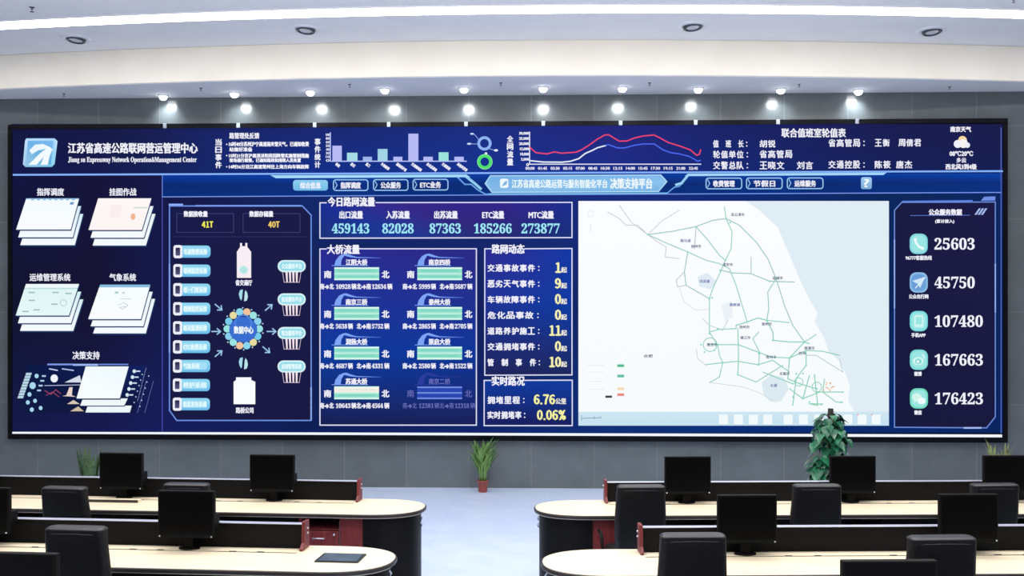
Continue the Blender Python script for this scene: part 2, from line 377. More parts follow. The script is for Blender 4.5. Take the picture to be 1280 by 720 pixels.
# cabinet and bezel
W2 = (LX1 - LX0) / 2; HH = LZ1 - LZ0
MB().box(-W2, W2, 0.006, 0.088, 0, HH).build('housing', M['bezel'], LED)
fb = MB(); bz = 0.055
fb.box(-W2, W2, -0.02, 0.006, 0, 0.075); fb.box(-W2, W2, -0.02, 0.006, HH - 0.065, HH); fb.box(-W2, -W2 + 0.06, -0.02, 0.006, 0.075, HH - 0.05); fb.box(W2 - 0.06, W2, -0.02, 0.006, 0.075, HH - 0.05)
fb.build('bezel', M['bezel'], LED)
for x in DLX:                                     # pale blocks on the top edge stand in for downlight reflections
    MB().box(x - LED.location.x - 0.025, x - LED.location.x + 0.025, -0.024, 0.0, HH - 0.066, HH + 0.002).build('lamp_glint', M['lamp_glint'], LED, bevel=0.004)

# panel background
p = Panel('display_panel', 0.001)
xs_ = [14, 120, 203, 400, 600, 760, 900, 1110, 1256]
def band(y0, y1, tops, bots):
    for i in range(len(xs_) - 1):
        p.poly([(xs_[i], y0), (xs_[i + 1], y0), (xs_[i + 1], y1), (xs_[i], y1)], [tops[i], tops[i + 1], bots[i + 1], bots[i]])
band(155, 219, ['141842', '161a44', '1a2056', '1c2870', '1d2e80', '25287c', '1c2468', '1b1e52', '1b1d4c'], ['151b4c', '161a4e', '162258', '14308a', '163492', '1e2e8c', '162a78', '17225c', '172052'])
band(219, 380, ['131640', '16143a', '171848', '142c72', '1a2c78', '1a2c80', '122c78', '0e285e', '0e2864'], ['131530', '161432', '151a4a', '131e4e', '141f5c', '13266c', '12286c', '0c2458', '0c2458'])
band(380, 541, ['131530', '161432', '151a4a', '131e4e', '141f5c', '13266c', '12286c', '0c2458', '0c2458'], ['141a4a', '171a4e', '171f5c', '101f58', '12256c', '103078', '0c2f7a', '0b2a6c', '0a2560'])
band(541, 549, ['0d0f22'] * 9, ['0b0d1c'] * 9)
p.build(m=PIXB)

# title banner with the emblem
p = Panel('title_banner')
p.poly([(33, 173), (68.5, 173), (72, 176.5), (68.5, 205), (65, 208.8), (32, 208.8), (28.8, 205.5), (31.5, 176)], ['9fd8fb', 'a9d4ff', 'cfe8ff', '8fd6f2', '64b6e0', '8fc4ea', 'b8d8f8', 'c8e4ff']).up()
p.poly([(35, 176), (67, 176), (64, 205.8), (32, 205.8)], ['6fb4ea', '80b8f0', '5fb0da', '9cc8ea']).up()
p.poly([(37, 188), (44, 181), (54, 180), (63, 184), (67, 188), (58, 186), (48, 188), (40, 193)], 'eef8ff').up()
p.poly([(36, 206), (50, 192), (58, 186), (66, 186), (62, 196), (60, 206), (51, 206), (55, 196), (46, 206)], 'f4fbff').up()
p.text('江苏省高速公路联网营运管理中心', 85.5, 178.7, 247, 191.8, W_, 0.5)
p.text('Jiang su Expressway Network Operation&Management Center', 85.5, 196.3, 246, 204.5, W_, 0.15, True)
p.build()
# header rules
p = Panel('divider_line')
p.line([(17, 218.6), (1253, 214)], 2.2, '86b4ff'); p.line([(203, 219), (203, 540)], 1.0, '4a4fb4'); p.line([(1251.2, 160), (1251.2, 541)], 1.1, '5a6cc8')
p.line([(16, 541.8), (400, 542.6), (1251, 545.2)], 4.2, 'f2f8ff'); p.build()
# events list
p = Panel('event_list')
p.vtext('当日事件', 269.5, 173, 277, 211, W_, 0.35)
E_ = [(287, 166, 324, 173.5, '路管理处反馈'), (286.5, 177.2, 386, 183.2, '16时40分苏州沪宁高速雨夹雪天气，已通知收费'), (287, 184.2, 315.5, 189.5, '站做好准备'),
      (286.5, 192, 386, 197.3, '15时21分京沪高速沭阳段因降雪实施管制措施'), (287, 198, 376, 203, '现场通行缓慢，已通知路政和排障人员处置'), (286.5, 205.8, 386, 211, '14时56分沿江高速常州往上海方向车辆故障')]
for x0, y0, x1, y1, t in E_: p.text(t, x0, y0, x1, y1, W_, 0.3)
for y in (180.5, 194.5, 208.5): p.disc(283.5, y, 0.9, W_, n=8)
p.build()
# bar chart
p = Panel('bar_chart')
p.vtext('事件统计', 393.5, 172.5, 400.5, 210.5, W_, 0.35)
p.line([(413, 166), (413, 201.6), (583, 201.6)], 1.3, 'b9c8ff')
for i in range(8): p.text(['100', '80', '60', '50', '40', '30', '10', '0'][i], 407.5, 167 + i * 4.6, 412, 170 + i * 4.6, W_, 0.15)
for x0, x1, y, c in [(415.6, 427.3, 182.2, 'b6baf6'), (433.8, 446.9, 191, 'a6dbe6'), (453.7, 465, 196, '9db4ec'), (472.2, 484.4, 186.3, 'a2d4e8'), (491.8, 503, 196, 'b6baf6'), (510.5, 523, 167.2, 'b6baf6'), (529.3, 541, 196, 'b6baf6'), (548.4, 560.7, 190.4, '9ce4de'), (568, 579.7, 196, 'b6baf6')]:
    p.rect(x0, y, x1, 201, c)
for x, t in [(421, '事故'), (440, '恶劣'), (459, '施工'), (478, '车辆故障'), (497, '道路养护事'), (516, '交通拥堵事'), (535, '危化品事故'), (554, '交通管制'), (573, '其他突发事')]:
    n = len(t); p.text(t, x, 203, x + 3.6 * n * 0.82, 207, W_, 0.25, rot=36)
p.build()
# ring charts
p = Panel('ring_chart')
p.ring(605.6, 179.3, 8.9, 3.4, '8fb4f4'); p.ring(606, 202.3, 9.2, 3.8, '4fe070'); p.ring(606, 202.3, 9.6, 0.6, 'a8f4b4')
p.line([(598, 174), (593, 168), (591, 168)], 0.6, 'a9c4ff'); p.line([(597, 180), (588, 180)], 0.6, 'a9c4ff'); p.line([(612, 186), (618, 188)], 0.6, 'a9c4ff')
p.disc(590, 167.3, 2.4, 'cfe0ff', 1.1); p.disc(586.5, 179.8, 2.8, 'cfe0ff', 1.2); p.disc(620, 188, 2.6, 'e8f0ff', 1.4); p.disc(607.5, 192, 1.6, 'e8f0ff'); p.build()
# line chart
p = Panel('line_chart')
p.vtext('全网流量', 634, 169, 641.3, 207.3, W_, 0.35)
p.line([(662, 165), (662, 205.3), (876, 205.3)], 1.2, 'e8ecff')
for i in range(7): p.text(['30,000', '25,000', '20,000', '15,000', '10,000', '5,000', '0'][i], [649, 649, 649, 650, 650.5, 651.5, 658][i], 165 + i * 6.5, 661, 168.8 + i * 6.5, W_, 0.25)
for i in range(14): p.text(['00:00', '01:45', '03:30', '05:15', '07:00', '08:45', '10:30', '12:15', '14:00', '15:45', '17:30', '19:15', '21:00', '22:45'][i], 657 + 15.7 * i, 208.7, 668 + 15.7 * i, 212.2, W_, 0.2)
p.up()
RED = [(662.3, 184), (665.7, 187.4), (670, 190.8), (677, 191.8), (683.8, 192.4), (693, 190), (702, 191.5), (713, 190.8), (720, 190.3), (726.9, 187.4), (736, 181.7), (747, 173.8), (756, 168.8), (761, 168.6), (767.6, 172.7), (774, 176.5), (783.5, 176.3), (792.6, 172.7), (804, 170), (817.5, 168.8), (824, 172), (835.6, 178.3), (849, 182.4), (862.8, 187.4), (870.7, 194.2), (874, 193), (875.7, 187.4)]
p.line(RED, 1.5, 'f0486e')
p.line([(756, 181.7), (761, 181), (772, 185), (781, 185), (792.6, 181.7), (804, 180), (817.5, 180), (828.8, 187.4), (838, 190.8), (849, 192.4), (860.5, 195.3), (867.3, 198.7), (872, 201.7), (875.5, 200.5)], 1.4, '4e6cf4')
p.line([(663.4, 201), (679, 202.6), (702, 202.8), (713, 201.7), (723.5, 198.3), (731.4, 192), (740.5, 188), (747, 184.7), (757, 182)], 1.6, 'eaf4ff'); p.build()
# duty roster
p = Panel('duty_roster')
p.text('联合值班室轮值表', 977, 160.5, 1057, 171.8, W_, 0.4)
p.spaced('值 班 长：', 891, 175.3, 938, 184.3, W_); p.spaced('胡锐', 949, 175.3, 970, 184.3, W_); p.spaced('省高管局：', 1035, 174, 1086, 183.5, W_); p.spaced('王衡 周倩君', 1093, 174, 1152, 183, W_)
p.spaced('轮值单位：', 891, 188.5, 940, 197.7, W_); p.spaced('省高管局', 949, 188, 991, 197.5, W_)
p.spaced('交警总队：', 891, 202, 940, 211.5, W_); p.spaced('王晓文', 949, 202, 981, 211.5, W_); p.spaced('刘言', 995.5, 202, 1017, 211.5, W_); p.spaced('交通控股：', 1035, 201, 1086, 210.5, W_); p.spaced('陈筱', 1093, 201, 1114, 210.5, W_); p.spaced('唐杰', 1119.5, 201, 1141, 210.5, W_)
p.build()
# weather widget
p = Panel('weather_widget')
p.text('南京天气', 1188, 158.2, 1213.5, 165, W_, 0.4)
p.disc(1203, 175.5, 5.5, 'f9d9a0').up(); p.disc(1197, 180, 5, 'eef0fb'); p.disc(1204, 179.5, 5.6, 'f6f2ee'); p.disc(1209, 181.5, 3.4, 'e8ecff')
p.text('08℃20℃', 1187, 189, 1216, 195, W_, 0.35); p.text('多云', 1195.5, 197.3, 1207.5, 203.3, W_, 0.3); p.text('西北风3到4级', 1182, 205, 1220.5, 212, W_, 0.35); p.build()
# menu bar
p = Panel('menu_bar')
for i in range(4):
    x0, x1 = [203.5, 470, 760, 1000][i], [470, 760, 1000, 1251][i]; y0, y1 = 219.5 - (x0 - 203) * .0035, 219.5 - (x1 - 203) * .0035
    p.poly([(x0, y0), (x1, y0), (x1, y1 + 12), (x0, y0 + 12)], ['0c3a9c', '0d45ac', '10307e', '0e2a70']); p.poly([(x0, y0 + 12), (x1, y1 + 12), (x1, y1 + 26), (x0, y0 + 26)], ['0e2a70', '10307e', '0c3384', '0a2f7c'])
p.up(); p.line([(203, 246.2), (600, 243.8), (1251, 240.6)], 1.1, '7d9cf0'); p.line([(203, 219), (203, 246)], 1.0, '6f86e0')
# stepped light rails left and right of the banner
p.poly([(338, 219.2), (583, 218.3), (588, 221.5), (345, 222.8)], 'a4dcfa'); p.poly([(860, 217.2), (1108, 215.8), (1104, 218.8), (856, 220.2)], 'a4d8fa')
p.line([(572, 221.5), (581, 230.5), (589, 230.5), (598, 238), (607, 242.8), (834, 241.5)], 1.6, '6ea8ea'); p.line([(583, 221), (593, 229), (601, 236)], 3.2, '8fcdf2')
p.line([(834, 241.5), (843, 234), (849, 233), (858, 223)], 1.4, '6ea8ea'); p.line([(845, 231), (852, 229), (860, 219)], 3.0, '9ad4f6'); p.line([(834, 241.5), (612, 242.5)], 1.6, '7ec4f0')
p.up(); p.poly([(606.5, 229.5), (613, 219.5), (826, 218.5), (833.5, 227), (823, 239.5), (615, 240.5)], ['8cc4ee', '74aee6', '7eb2ea', '8cc4f0', '7ab4e4', '86bce8']).up()
p.line([(606.5, 229.5), (613, 219.8), (826, 218.8), (833.5, 227), (823, 239.5), (615, 240.5), (606.5, 229.5)], 1.2, 'b4e2fa')
p.rrect(625, 223.5, 635.5, 235, 2.5, 'eef8ff').up(); p.poly([(627, 233), (631, 227), (634.5, 226), (633, 231)], '7cb4e4').up()
p.text('江苏省高速公路运营与服务智能化平台', 640, 224.5, 759, 235, 'eefaff', 0.35); p.text('决策支持平台', 763, 223, 815, 236, 'f4fcff', 0.45)
def button(x0, x1, t, y=0.0, on=False):
    if on: p.rrect(x0, 225 + y, x1, 238.3 + y, 3.5, '8ccdf0', '74bce8')
    else:
        P_ = [(q[0] + (x0 + x1) / 2, q[1] + 231.6 + y) for q in rounded(x1 - x0, 13.3, 3, 3)]; p.line(P_ + [P_[0]], 1.3, '9cccf6')
        p.line([(x0 + 2, 227 + y), (x0 + 4.5, 231.5 + y), (x0 + 2, 236 + y)], 1.0, '9cccf6')
    p.z += 0.0008; p.text(t, x0 + 9, 228 + y, x1 - 9, 235.8 + y, W_, 0.35); p.z -= 0.0008
button(366.5, 410, '综合信息', 0, True); button(417, 460, '指挥调度', -0.1); button(467, 510, '公众服务', -0.3); button(516.5, 560, 'ETC业务', -0.7)
button(882.5, 927, '收费管理', -2.2); button(933, 977.5, '节假日', -2.3); button(984, 1028.5, '运维服务', -2.4)
p.rrect(1076, 221.5, 1089.5, 236.5, 2.5, '9ccaf2', '7aacd8').up(); p.text('?', 1080, 224, 1086, 234, 'f4fcff', 0.5); p.build()

# page stacks on the left
def stack(label, lx0, ly0, lx1, ly1, tl, tr, br, bl, st, top, kind):
    p = Panel('page_stack'); p.text(label, lx0, ly0, lx1, ly1, W_, 0.3)
    for k in (2, 1, 0):
        q = [(a[0] + st[0] * k, a[1] + st[1] * k) for a in (tl, tr, br, bl)]
        p.poly([(c[0] + 0.8, c[1] + 1.6) for c in q], '27406e').up(); p.poly(q, [top[0], top[0], top[1], top[1]] if k == 0 else [top[2], top[2], 'f6fbff', 'f6fbff']).up()
    def at(u, v): return (tl[0] + (tr[0] - tl[0]) * u + (bl[0] - tl[0]) * v, tl[1] + (tr[1] - tl[1]) * u + (bl[1] - tl[1]) * v)
    def bar(u0, v0, u1, v1, c): p.poly([at(u0, v0), at(u1, v0), at(u1, v1), at(u0, v1)], c)
    if kind == 0:
        for i in range(8): bar(0.1 + i * .11, .02, 0.16 + i * .11, .06, '88b8de')
        bar(.86, .12, .93, .2, '6c9cc8'); bar(.0, .0, 1, .03, '9cc8ec')
    if kind == 1:
        p.disc(*at(.76, .58), 3, 'f2b48c', 4); bar(.72, .28, .98, .31, 'b8d8d4'); bar(.3, .2, .5, .6, 'fbeef0')
    if kind == 2:
        bar(0, 0, 1, .1, 'f0fafa'); bar(0, .13, 1, .16, 'b8dcd8')
        for i, j in ((.1, .25), (.55, .25), (.8, .28), (.15, .5), (.6, .62), (.3, .8), (.1, .85)): bar(i, j, i + .12, j + .04, '9cbcb8')
        p.ring(*at(.82, .6), 4.5, 1, 'b4d4d0', n=14)
    if kind == 3:
        bar(0, 0, 1, .08, '88bce0'); bar(.35, .2, .42, .26, 'a8ccd0'); bar(.5, .22, .55, .26, 'a8ccd0')
        p.line([at(.5, .6), at(.6, .52), at(.7, .6), at(.62, .72), at(.54, .66), at(.66, .64)], 0.5, '9aa8c0'); bar(.5, .4, .72, .42, 'c8d4dc')
    p.build()
stack('指挥调度', 46.5, 235.3, 80, 244.6, (33.2, 248), (99.2, 248), (88.7, 287), (20.5, 287), (2.5, 9.7), ('f4fbff', 'fafdff', 'd6ecf8'), 0)
stack('挂图作战', 137, 235.3, 170.5, 244.6, (123, 248), (189.5, 248), (177.5, 287.5), (111, 287.5), (2.5, 9.7), ('fff6f6', 'fdf4f4', 'eaf4f8'), 1)
stack('运维管理系统', 37.3, 342, 88, 351.3, (32.8, 355), (99.2, 355), (86.5, 394.4), (20, 394.4), (2.6, 9.6), ('e0f4f6', 'e6f8f8', 'd4eef0'), 2)
stack('气象系统', 137, 342, 170, 351.3, (125.5, 355.8), (188, 355.8), (176.4, 398.9), (110.5, 398.9), (3, 8.9), ('f6fdff', 'fafdff', 'eaf6fa'), 3)
p = Panel('page_stack'); p.text('决策支持', 91, 439.3, 124.5, 449.2, W_, 0.3)
p.poly([(34, 457), (183, 457), (168, 516), (25, 516)], ['0c1a48', '122260', '10163c', '101a44']).up()
p.line([(60, 455.5), (92, 455.5)], 2, '7e9ce8'); p.line([(92, 456), (122, 456)], 2.4, '9cb8f4'); p.line([(124, 455.5), (160, 455.5)], 1.6, '6c8ce0')
for i in range(9): p.poly([(33 - i * 1.25, 466 + i * 3.6), (40 - i * 1.25, 466 + i * 3.6), (39 - i * 1.25, 469 + i * 3.6), (32 - i * 1.25, 469 + i * 3.6)], 'b8d8e8')
for x, y, r in ((46, 470, 2.6), (41, 482, 4), (37, 493, 2.6), (44, 501, 2.4), (51, 510, 2.4), (35, 503, 2.5), (40, 512, 2.6)): p.disc(x, y, r, 'a8d8f0', r * 1.1, 10)
for x, y in ((55, 470), (53, 476), (51, 482), (49, 488)): p.rect(x - 2.5, y - 1, x + 2.5, y + 1, 'b0d0f0')
p.disc(68, 473, 4.6, 'f0f6ff', 5, 16)
p.line([(62, 461), (72, 463)], 1.4, 'c8d8ff'); p.line([(78, 461), (92, 463)], 1.4, 'b8c8f4')
p.poly([(81, 478), (100, 469), (102, 478)], 'd8dcea'); p.line([(56, 482), (104, 481)], 0.8, 'c4c8e8')
p.poly([(78, 495), (83, 494), (87, 484), (91, 484), (90, 494), (95, 496)], 'e8d4cc'); p.poly([(84, 505), (92, 500), (100, 505)], 'd8c8b8'); p.poly([(88, 514), (98, 508), (105, 514)], 'd0bca4')
p.line([(56, 488), (64, 493), (70, 487), (76, 492)], 1, 'a04468'); p.line([(58, 494), (66, 490), (74, 496)], 1, '944060')
for i in range(5): p.disc(168 - i * 2.2, 464 + i * 7.4, 2.2, 'd4ecf6', 2.4, 8); p.line([(171 - i * 2.2, 464 + i * 7.4), (175 - i * 2.2, 464 + i * 7.4)], 1.6, 'd4e4f4')
for i in range(6): p.disc(178 - i * 2, 468 + i * 7, 0.9, 'b8cce8', n=6); p.disc(186 - i * 2.2, 470 + i * 7.6, 0.9, 'b8cce8', n=6); p.line([(181 - i * 1.8, 466 + i * 7), (183 - i * 1.8, 460 + i * 7)], 0.5, '8ca0c8')
for i in range(2): p.line([(192 - i * 9, 476), (181 - i * 9, 516)], 0.5, '6878b0')
p.up()
for q, c in (([(110, 507), (165, 507), (162.5, 515.5), (107, 515.5)], 'eef8fc'), ([(104, 498), (160, 498), (155.5, 507), (100.5, 507)], 'f0f8fc')):
    p.poly([(a[0] + 0.6, a[1] + 1.2) for a in q], '15285c').up(); p.poly(q, c).up()
p.poly([(96.6, 499.6), (151, 499.6), (162, 459), (107.5, 459)], '1a3060').up(); p.poly([(107.5, 458), (161.2, 458), (150, 498), (96, 498)], ['f2fcff', 'eef8fc', 'f6fdff', 'fafeff']); p.build()

# data network panel
p = Panel('data_network_panel', 0.003)
p.poly([(212, 257.5), (378, 257.5), (389, 269), (389, 525.5), (221, 525.5), (212, 513)], ['191b4a', '1c1c48', '1c1c46', '181a44', '191c48', '191b44']).up()
p.line([(212, 513), (212, 257.5), (378, 257.5), (389, 269), (389, 525.5), (221, 525.5), (212, 513)], 1.5, '6d92e6')
p.line([(212, 256), (228, 256)], 2.6, '8fb2ff'); p.line([(389, 485), (389, 524)], 1.8, 'b4d0ff'); p.line([(245, 257.3), (376, 257.3)], 2.0, '7ba0f2'); p.line([(212, 330), (212, 440)], 1.8, '8cb0ff')
for x0, x1, t, a, b, n, c in ((221, 292, '数据接收量', 230, 259.5, '41T', 'f4f05a'), (304, 375, '数据存储量', 312, 341.5, '40T', 'f6d068')):
    p.frame(x0, 267, x1, 290.5, 0.9, '3c4070'); p.rect(a - 1, 264, b + 1, 271, '1a1b48'); p.up(); p.text(t, a, 264, b, 271, W_, 0.4)
    p.digits(n, x0 + 31.3, 276.7, x0 + 45.7, 284.5, c, 0.45)
p.line([(217, 296), (384, 296)], 0.7, '30346a')
NM = ['车道收费系统', '联网监控系统', '统一门架系统', '视频监控系统', '路况监测系统', 'ETC收费系统', '气象系统', '养护系统', '信息发布系统']
for i in range(9):
    y = 314.6 + i * 23.8
    p.rrect(219, y - 7.6, 263.3, y + 7.6, 4.5, '8fd6f4', '6ebcea').up(); p.rrect(217, y - 8.2, 228.3, y + 8.2, 3, 'eef0fb').up(); p.rrect(219.6, y - 5, 225.4, y + 5, 1.2, '30284c', '54587c').up()
    p.rrect(229.5, y - 4.6, 259.5, y + 4.4, 2.5, 'a4e0f6').up(); p.text(NM[i], 230, y - 3.4, 259 if i != 6 else 250, y + 3.4, 'e6fbff', 0.3)
# tower icon, transfer marks, lower box
p.poly([(297, 347.5), (297, 315), (301, 309), (301, 304), (303.5, 304), (303.5, 308), (307.5, 308), (307.5, 304), (310, 304), (310, 309), (314.8, 315), (314.8, 347.5)], 'f8eef4').up(); p.disc(305.5, 337.5, 5.6, 'b4e6e4').up(); p.ring(305.5, 337.5, 5.6, 1, 'd8f4f0')
p.text('省交通厅', 295.5, 350, 316, 357, W_, 0.35)
for y in (369.3, 454):
    p.poly([(299.5, y - 2), (301, y - 6.5), (304.5, y - 7.5), (304, y - 2), (303.4, y + 4), (302.5, y + 6.5), (300.5, y + 3)], 'a6dcec'); p.poly([(310.8, y + 2), (309.4, y + 6.5), (306, y + 7.5), (306.4, y + 2), (307, y - 4), (308, y - 6.5), (310, y - 3)], 'bfe6ee')
p.poly([(293, 505), (293, 477), (296, 475), (296, 471.5), (315, 471.5), (315, 475), (320, 477), (320, 505)], 'fbfdff'); p.text('路桥公司', 296, 509, 317.5, 516.3, W_, 0.35)
for i in range(14):
    a = 2 * PI * i / 14; c = ['9ce4e4', '78ccec', 'e8dca0', '8ad8f0', 'f0c49c', '9ce4e4', '8cd0f0'][i % 7]
    p.disc(305 + 20 * math.cos(a), 411 + 21.5 * math.sin(a), 4.6, c, n=14)
    p.disc(305 + 25 * math.cos(a + .2), 411 + 26 * math.sin(a + .2), 1.0, 'b8d8f0', n=6)
p.up(); p.disc(305, 412, 17.5, '3a6ed0', 16, 24).up(); p.ring(305, 404, 11, 2, '4c86e0'); p.text('数据中心', 293.5, 408, 317.5, 417, 'f4fbff', 0.4)
for y in (333, 374.4, 416.3, 458):
    for k in range(4): x = 357.5 + k * 4.6; p.poly([(x + k * -.3, y + 6), (x + 2.8 - k * .3, y + 6), (x + 2.5 - (k - 1) * .6, y + 20), (x + .8 - (k - 1) * .6, y + 20)], 'f6e4ee')
    p.line([(354, y + 7), (356, y + 20), (375, y + 20), (377, y + 7)], 0.8, 'c8b8cc'); p.up()
    p.rrect(348, y - 7.6, 383, y + 7.4, 7.2, 'd8f2f8').up(); p.rrect(350, y - 5.6, 381, y + 5.4, 5.4, '94dcea').up(); p.text(['公众服务平台', '信息服务平台', '综合服务平台', '应用管理系统'][[333, 374.4, 416.3, 458].index(y)], 353, y - 3.4, 378, y + 3.2, 'e8fbff', 0.3)
def arrow(x, y, ang, L=5.5):
    c, s_ = math.cos(math.radians(ang)), math.sin(math.radians(ang)); e = (x + L * c, y + L * s_); p.line([(x - L * c, y - L * s_), e], 1.5, '9cc8ec')
    for d in (140, -140): p.line([e, (e[0] + 5.5 * math.cos(math.radians(ang + d)), e[1] + 5.5 * math.sin(math.radians(ang + d)))], 1.5, '9cc8ec')
arrow(274.5, 384, 40); arrow(271.5, 414.3, 0); arrow(274.5, 442, -40); arrow(337, 384.5, -40); arrow(340.5, 414.3, 0); arrow(334, 437, 40); p.build()

# toll flow panel
p = Panel('toll_flow_panel', 0.003)
for i in range(3): x0, x1 = [400.5, 500, 620][i], [500, 620, 715][i]; p.poly([(x0, 254 - i * .3), (x1, 254 - i * .4), (x1, 297), (x0, 297.5)], ['1c2d96', '38288c', '1c3a94', '1c3478'] if i == 0 else (['38288c', '34248a', '2a2a74', '1c3a94'] if i == 1 else ['34248a', '1a2e90', '183078', '2a2a74']))
p.up(); p.line([(408, 253.5), (400, 253.5), (400, 297.8), (715, 297), (715, 253), (470, 253.3)], 1.4, 'dfe2fb')
p.text('今日路网流量', 410, 246.5, 468.5, 258, W_, 0.5)
for t, x0, x1, n, a, b in (('出口流量', 424.5, 453.5, '459143', 415, 461.5), ('入苏流量', 483, 512, '82028', 478, 517), ('出苏流量', 543, 572, '87363', 537, 576), ('ETC流量', 603, 630, '185266', 592.5, 639.5), ('MTC流量', 661, 692, '273877', 652, 699.5)):
    p.text(t, x0, 263.8, x1, 273.3, W_, 0.4); p.text(n, a, 279.3, b, 291.8, 'a0e8f8', 0.2, True)
p.build()
# bridge flow panel
p = Panel('bridge_flow_panel', 0.003)
p.poly([(400, 311.5), (595, 311.5), (595, 440), (400, 440)], ['2a2c92', '2c2a86', '0f3698', '0c3a9c']); p.poly([(400, 440), (595, 440), (595, 531), (400, 531)], ['0c3a9c', '0f3698', '1b2058', '181f50']); p.up()
p.line([(408, 311.2), (400, 311.2), (400, 531.4), (595.5, 531.4), (595.5, 311), (450, 311)], 1.4, 'dfe2fb')
p.text('大桥流量', 409, 306, 449.5, 317.5, W_, 0.5)
BR = [('江阴大桥', '10928', '12634'), ('南京四桥', '5999', '5687'), ('南京三桥', '5638', '5752'), ('泰州大桥', '2865', '2705'), ('润扬大桥', '4687', '4331'), ('崇启大桥', '2580', '1522'), ('苏通大桥', '10643', '4564'), ('南京二桥', '12381', '12318')]
for i, (nm, a, b) in enumerate(BR):
    x = 418 if i % 2 == 0 else 521.7; y = 334 + (i // 2) * 49.6; dim = i == 7; tc = W_ if not dim else '7478c4'
    A = '7ea4f6' if not dim else '2a3c9c'
    p.poly([(x, y - 2), (x + 1.5, y - 8), (x + 6, y - 14), (x + 11, y - 16.5), (x + 15, y - 17), (x + 12, y - 14), (x + 9, y - 9), (x + 8, y - 2)], [A] * 8)
    p.poly([(x + 15, y - 17), (x + 22, y - 14.5), (x + 28, y - 12.8), (x + 58, y - 12), (x + 58, y - 11), (x + 28, y - 11.6), (x + 20, y - 12.5), (x + 12, y - 14.5)], [A, A, A, '3a58c0' if not dim else '22307c', '3a58c0' if not dim else '22307c', A, A, A]); p.line([(x - 3, y - 2), (x + 42, y - 2)], 0.8, A)
    p.up(); p.text(nm, x + 14.5, y - 9.8, x + 41, y - 2.4, tc, 0.4 if not dim else 0.1)
    g = '8ee0cc' if not dim else '2c4ab8'
    p.rect(x, y, x + 56, y + 16.3, g); p.up()
    for k, yy in enumerate((1.2, 8.2, 15)): p.rect(x, y + yy - .8, x + 56, y + yy + .8, ('e8fbf4' if k != 1 else 'c8f2e4') if not dim else '7a94e0')
    for yy in (4.4, 11.6): p.rect(x + 4, y + yy - .4, x + 52, y + yy + .4, '6cc8b4' if not dim else '2a3c9c')
    if i == 6: p.rect(x, y + 1.8, x + 56, y + 7.6, 'f4efe4')
    p.text('南', x - 12.5, y + 4.6, x - 4, y + 13.6, tc, 0.45 if not dim else 0); p.text('北', x + 59.5, y + 4.6, x + 68.5, y + 13.6, tc, 0.45 if not dim else 0)
    y2 = y + 20.6; fa = 0.3 if not dim else 0
    na, nb = len(a), len(b); ea = 20.3 if na == 5 else 16; eb = 64.7 if nb == 5 else 61
    p.text('南➜北', x - 18, y2, x - .6, y2 + 7, tc, fa); p.text(a, x + 2, y2 + .7, x + ea, y2 + 6.5, tc, fa * .5, True); p.text('辆', x + ea + 1.3, y2, x + ea + 7, y2 + 7, tc, fa)
    p.text('北➜南', x + 28, y2, x + 45.5, y2 + 7, tc, fa); p.text(b, x + 47, y2 + .7, x + eb, y2 + 6.5, tc, fa * .5, True); p.text('辆', x + eb + 1.6, y2, x + eb + 7.6, y2 + 7, tc, fa)
p.build()
# road status and congestion panels
p = Panel('road_status_panel', 0.003)
p.poly([(606, 311), (715, 311), (715, 380), (606, 380)], ['2c2c94', '1438a4', '0e3ca2', '1e3496']); p.poly([(606, 380), (715, 380), (715, 469), (606, 469)], ['1e3496', '0e3ca2', '1d285e', '1f2458']); p.up()
p.line([(614, 311), (606, 311), (606, 469), (715, 468.6), (715, 310.6), (656, 311)], 1.4, 'dfe2fb'); p.text('路网动态', 615, 305.5, 655.5, 317, W_, 0.5)
for i, (t, n) in enumerate((('交通事故事件：', '1'), ('恶劣天气事件：', '9'), ('车辆故障事件：', '0'), ('危化品事故：', '0'), ('道路养护施工：', '11'), ('交通拥堵事件：', '0'), ('管 制 事 件：', '10'))):
    y = 335 + 19.65 * i; p.spaced(t, 609, y - 4.3, 679.5, y + 4.5, W_, 0.4); p.digits(n, 693.5 if len(n) == 1 else 686, y - 7, 701.5, y + 6, 'f6f3b0', 0.8); p.text('起', 701.5, y - 1, 708.5, y + 5.8, 'f2f0e4', 0.3)
p.build()
p = Panel('congestion_panel', 0.003)
p.poly([(605, 475.5), (715, 475.5), (715, 531.5), (605, 531.5)], ['123a9e', '123c9e', '181f5c', '1a1e5c']); p.up()
p.line([(614, 475.5), (605.2, 475.5), (605.2, 532), (715.3, 532), (715.3, 475.2), (656, 475.4)], 1.4, 'dfe2fb'); p.text('实时路况', 615, 470.3, 655.5, 482, W_, 0.5)
p.spaced('拥堵里程：', 609, 495.6, 661, 504.6, W_, 0.4); p.digits('6.76', 667, 493, 694, 505.5, 'f6f3a0', 0.75); p.text('公里', 694.5, 498, 707.5, 505, 'f2f0e4', 0.3)
p.spaced('实时拥堵率：', 609, 514.2, 661, 523.4, W_, 0.4); p.digits('0.06%', 671, 512.3, 707.7, 525, 'f6f3a0', 0.7); p.build()

